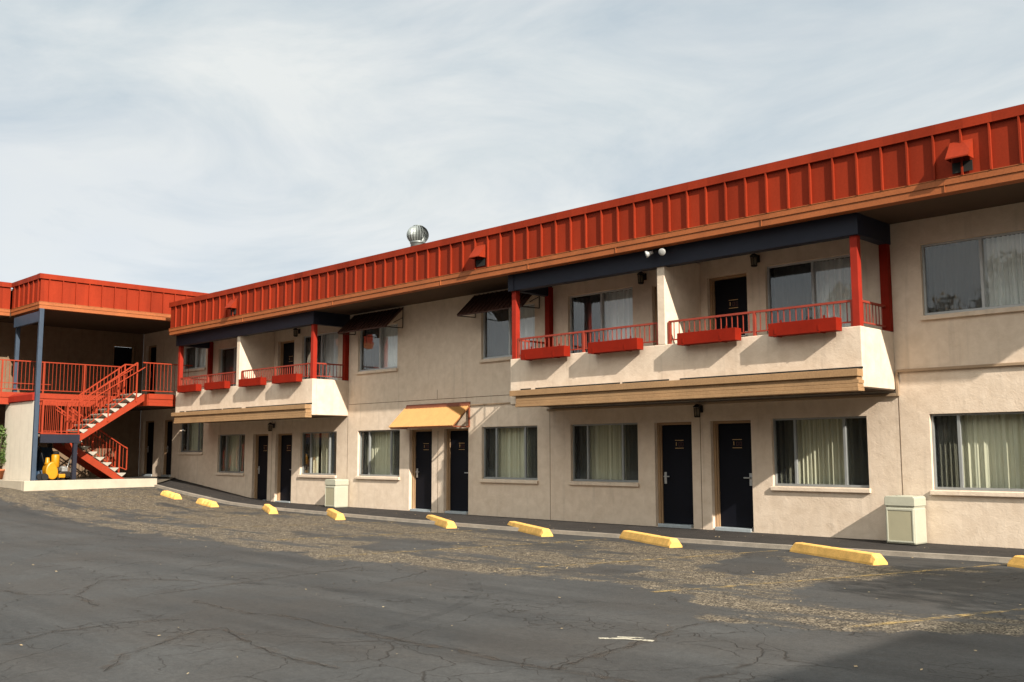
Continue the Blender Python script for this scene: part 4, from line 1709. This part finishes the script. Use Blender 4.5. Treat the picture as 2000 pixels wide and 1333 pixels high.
def shrub():
    loc = Vector((-34.88, -5.64, .66))
    root = thing('shrub', 'leafy green shrub in a clay pot beside the cream screen wall', 'shrub', loc)
    r = random.Random(3)
    c = MB()
    for k in range(16):
        a, t = r.uniform(0, 6.28), r.uniform(.2, 1.3)
        rr = .24 * (1 - max(0, t - .6) / 1.0)
        leaf_cloud(c, (loc.x + rr * math.cos(a), loc.y + rr * math.sin(a), loc.z + .3 + t), (.24, .24, .24), 170, .042, r, .3)
    c.build('foliage', MT['shrub'], root)
    s = MB()
    for k in range(5):
        a = k * 1.3
        s.tube([(loc.x, loc.y, loc.z + .25), (loc.x + .1 * math.cos(a), loc.y + .1 * math.sin(a), loc.z + .7), (loc.x + .25 * math.cos(a), loc.y + .25 * math.sin(a), loc.z + 1.4)], .014, 6)
    s.build('stem', MT['bark'], root)
    p = MB()
    p.lathe((loc.x, loc.y, loc.z), [(.15, 0), (.22, .28), (.24, .28), (.24, .34), (.20, .34), (.19, .30)], 20)
    p.build('pot', MT['clay'], root)


def yard_machines():
    # yellow upright floor machine
    loc = Vector((-33.0, -4.72, .655))
    root = thing('floor_machine', 'bright yellow wheeled floor machine parked under the stair landing', 'machine', loc)
    x, y, z = loc
    h = MB()
    prof = []
    for k in range(25):          # rounded, pear-shaped cover
        a = math.pi * (k / 24) - math.pi / 2
        prof.append((y - .02 + (.20 - .11 * (math.sin(a) * .5 + .5) ** 1.5) * math.cos(a), z + .31 + .28 * math.sin(a)))
    for k in range(1, 12):
        a = math.pi / 2 + math.pi * k / 12
        prof.append((y - .02 + .21 * math.cos(a), z + .31 + .28 * math.sin(a)))
    h.prism(prof, 0, x + .06, x + .42)
    h.build('housing', MT['yellow'], root, bevel=0.035)
    nk = MB()
    nk.lathe((x + .2, y - .12, z + .50), [(.10, 0), (.07, .08), (.06, .20), (.05, .22)], 16)
    nk.build('neck', MT['yellow'], root)
    t = MB()
    t.lathe((x + .06, y + .17, z + .40), [(.10, 0), (.125, .03), (.125, .37), (.11, .41), (.06, .43)], 18)
    t.build('tank', MT['yellow'], root)
    cp = MB()
    cp.lathe((x + .06, y + .17, z + .82), [(.10, 0), (.11, .05), (.07, .10)], 14)
    cp.build('cap', MT['rubber'], root)
    hd = MB()
    hd.tube([(x + .1, y - .18, z + .5), (x + .1, y - .30, z + .95), (x + .1, y - .38, z + 1.05)], .018, 8)
    hd.tube([(x - .12, y - .38, z + 1.05), (x + .32, y - .38, z + 1.05)], .018, 8)
    hd.build('handle', MT['rubber'], root)
    bs = MB()
    bs.box(x - .05, x + .35, y + .20, y + .40, z + .08, z + .2)
    bs.build('deck', MT['yellow'], root, bevel=0.02)
    for dx in (.0, .4):
        wv = MB()
        wv.lathe((x + dx - .03, y - .25, z + .11), [(.10, 0), (.11, .015), (.11, .055), (.10, .07)], 16, 0, (1, 0, 0))
        wv.build('wheel', MT['rubber'], root)
    # push mower
    loc = Vector((-33.05, -4.25, .655))
    root = thing('lawn_mower', 'dark push mower with folded steel handle and black wheels under the landing', 'mower', loc)
    x, y, z = loc
    d = MB()
    d.prism([(y - .25, z + .10), (y + .25, z + .10), (y + .25, z + .20), (y + .12, z + .27), (y - .14, z + .27), (y - .25, z + .2)], 0, x - .22, x + .22)
    d.build('deck', MT['iron'], root, bevel=0.02)
    e = MB()
    e.lathe((x, y, z + .27), [(.13, 0), (.14, .06), (.11, .15), (.05, .18)], 16)
    e.box(x + .08, x + .2, y - .12, y + .06, z + .28, z + .40)
    e.build('engine', MT['steel'], root)
    for dy in (-.22, .22):
        for dx in (-.25, .21):
            wv = MB()
            wv.lathe((x + dx, y + dy, z + .10), [(.085, 0), (.10, .01), (.10, .04), (.085, .05)], 16, 0, (1, 0, 0))
            wo = wv.build('wheel', MT['rubber'], root)
            hv = MB()
            hv.lathe((x + dx - .004, y + dy, z + .10), [(.045, 0), (.045, .058)], 12, 0, (1, 0, 0))
            hv.build('hub', MT['steel'], wo)
    hd = MB()
    for dx in (-.18, .18):
        hd.tube([(x + dx, y + .12, z + .18), (x + dx, y + .24, z + .55), (x + dx, y + .34, z + .85)], .016, 8)
    hd.tube([(x - .18, y + .34, z + .85), (x + .18, y + .34, z + .85)], .016, 8)
    hd.build('handle', MT['steel'], root)
    # blue covered thing behind
    loc = Vector((-34.1, -4.45, .655))
    t = MB()
    r = random.Random(5)
    n = 16
    prof = []
    rings = []
    for j in range(8):
        f = j / 7
        ring = []
        for k in range(n):
            a = 2 * math.pi * k / n
            sq = 1 / max(abs(math.cos(a)), abs(math.sin(a))) ** .7
            rr = (.42 - .22 * f ** 2.2) * sq * (1 + .10 * math.sin(a * 5 + j) + r.uniform(-.04, .04))
            ring.append((loc.x + rr * .8 * math.cos(a), loc.y + rr * .85 * math.sin(a), loc.z + 1.05 * f))
        rings.append(ring)
    for j in range(7):
        for k in range(n):
            t.quad([rings[j][k], rings[j][(k + 1) % n], rings[j + 1][(k + 1) % n], rings[j + 1][k]], 0, True)
    t.quad(rings[-1])
    o = t.build('tarpaulin_bundle', MT['tarp'], None, origin=loc)
    tag(o, 'dark blue tarpaulin heap stored behind the mower', 'tarpaulin')


def litter():
    mb = MB()
    r = random.Random(11)
    for _ in range(900):
        if r.random() < .6:
            x, y = r.uniform(-32, -4), r.uniform(-7.5, -1.75)
        elif r.random() < .5:
            x, y = r.uniform(-32, -4), r.uniform(-1.62, -.1)
        else:
            x, y = r.uniform(-24, -2), r.uniform(-14, -5)
        z = lot_z(x, y) + .012 if y < -1.66 else interp(KERB_Z, x) + (interp(WALL_Z, x) - interp(KERB_Z, x)) * (y + 1.5) / 1.85 + .024
        a = r.uniform(0, 6.28)
        s = r.choice((.008, .010, .013, .016, .022))
        u = Vector((math.cos(a), math.sin(a), r.uniform(-.3, .3))) * s
        v = Vector((-math.sin(a), math.cos(a), r.uniform(-.3, .3))) * s * .6
        p = Vector((x, y, z))
        mb.quad([p + u, p + v, p - u, p - v])
    struct(mb.build('fallen_leaves', MT['litter']), 'stuff')


# ------------------------------------------------------------------ what stands outside the frame
def opposite_wing():
    root = thing('opposite_wing', 'second motel wing beside the lot whose shadow falls over the near right asphalt', 'building', (9, -15, 0))
    w_ = MB()
    w_.box(8.5, 14, -19, -10.0, -.3, 6.2)
    w_.build('wall', MT['stucco'], root)
    r = MB()
    r.box(6.85, 14.3, -19.3, -9.7, 5.6, 6.45)
    ro = r.build('roof', MT['fascia'], root)
    for k in range(5):
        p = MB()
        p.box(6.95, 7.15, -18.6 + k * 1.8, -18.4 + k * 1.8, -.3, 5.6)
        p.build('post', MT['bluepost'], root)


def sky_blocker():  # unseen block, added to keep low sky light off the facade
    root = thing('sky_blocker_building', 'long unseen two storey block added behind the camera to cut low sky light', 'building', (-25, -40, 0))
    w_ = MB()
    ops = [(-70 + 4 * k, -68.2 + 4 * k, z, z + 1.4, .1) for k in range(24) for z in (1.0, 4.3)]
    wall_faces(w_, lambda u, d, w: (u, -36 - d, w), -75, 30, -.5, 7.6, ops)
    w_.box(-75, 30, -48, -36.2, -.5, 7.5, 1)
    w_.build('wall', [MT['soffit'], MT['dark']], root)
    r = MB()
    r.box(-75.3, 30.3, -48.3, -35.6, 7.6, 8.1)
    r.build('roof', MT['roofing'], root)


def lot_tree():
    x, y = 6.4, -7.9
    root = thing('courtyard_tree', 'leafy tree in front of the second wing casting a ragged shadow over the lot', 'tree', (x, y, -.1))
    r = random.Random(77)
    t = MB()
    t.lathe((x, y, -.1), [(.20, 0), (.15, 2.2), (.10, 4.5), (.03, 7.2)], 10)
    c = MB()
    for k in range(26):
        a = r.uniform(0, 6.28)
        z = r.uniform(4.0, 8.0)
        rr = 1.9 * math.sin(min(1.0, (8.6 - z) / 3.2) * 1.5) * r.uniform(.25, 1.0)
        q = (x + rr * math.cos(a), y + rr * math.sin(a), z)
        t.bar((x, y, z * .72), q, .05)
        leaf_cloud(c, q, (.75, .75, .6), 260, .085, r, .15)
    t.build('trunk', MT['bark'], root)
    c.build('crown', MT['autumn'], root)


def far_trees():
    specs = [(-15.2, -31.0, 11.6, 'tall'), (-19.6, -32, 9.4, 'mid'), (-24.5, -31.5, 10.4, 'wide'), (-30.5, -32.5, 9.0, 'low'), (-12.0, -31.5, 12.5, 'near')]
    labs = ['tallest autumn tree across the lot, mirrored in the near upper window', 'small autumn tree between taller ones across the lot',
            'broad olive green tree across the lot', 'low rounded tree at the far end of the row across the lot', 'large brown leaved tree at the near end of the row across the lot']
    for i, ((x, y, h, _), lb) in enumerate(zip(specs, labs)):
        r = random.Random(40 + i)
        root = thing('autumn_tree', lb, 'tree', (x, y, -.1), 'trees across the lot')
        t = MB()
        t.lathe((x, y, -.1), [(.28, 0), (.2, h * .25), (.12, h * .6), (.04, h * .9)], 10)
        c = MB()
        for k in range(22):
            a = r.uniform(0, 6.28)
            f = r.uniform(.32, 1.0)
            rr = h * .26 * math.sin(min(1, (1.08 - f) * 1.6) * 1.5) * r.uniform(.4, 1.0)
            px, py, pz = x + rr * math.cos(a), y + rr * math.sin(a), h * f * .93
            t.bar((x, y, h * f * .7), (px, py, pz), .06)
            leaf_cloud(c, (px, py, pz), (h * .09, h * .09, h * .075), 130, .16, r, .2)
        t.build('trunk', MT['bark'], root)
        c.build('crown', MT['autumn'], root)


ground()
terrace()
main_building()
wing()
stairs()
planters()
bins()
wheel_stops()
shrub()
yard_machines()
markings()
litter()
opposite_wing()
sky_blocker()
lot_tree()
far_trees()
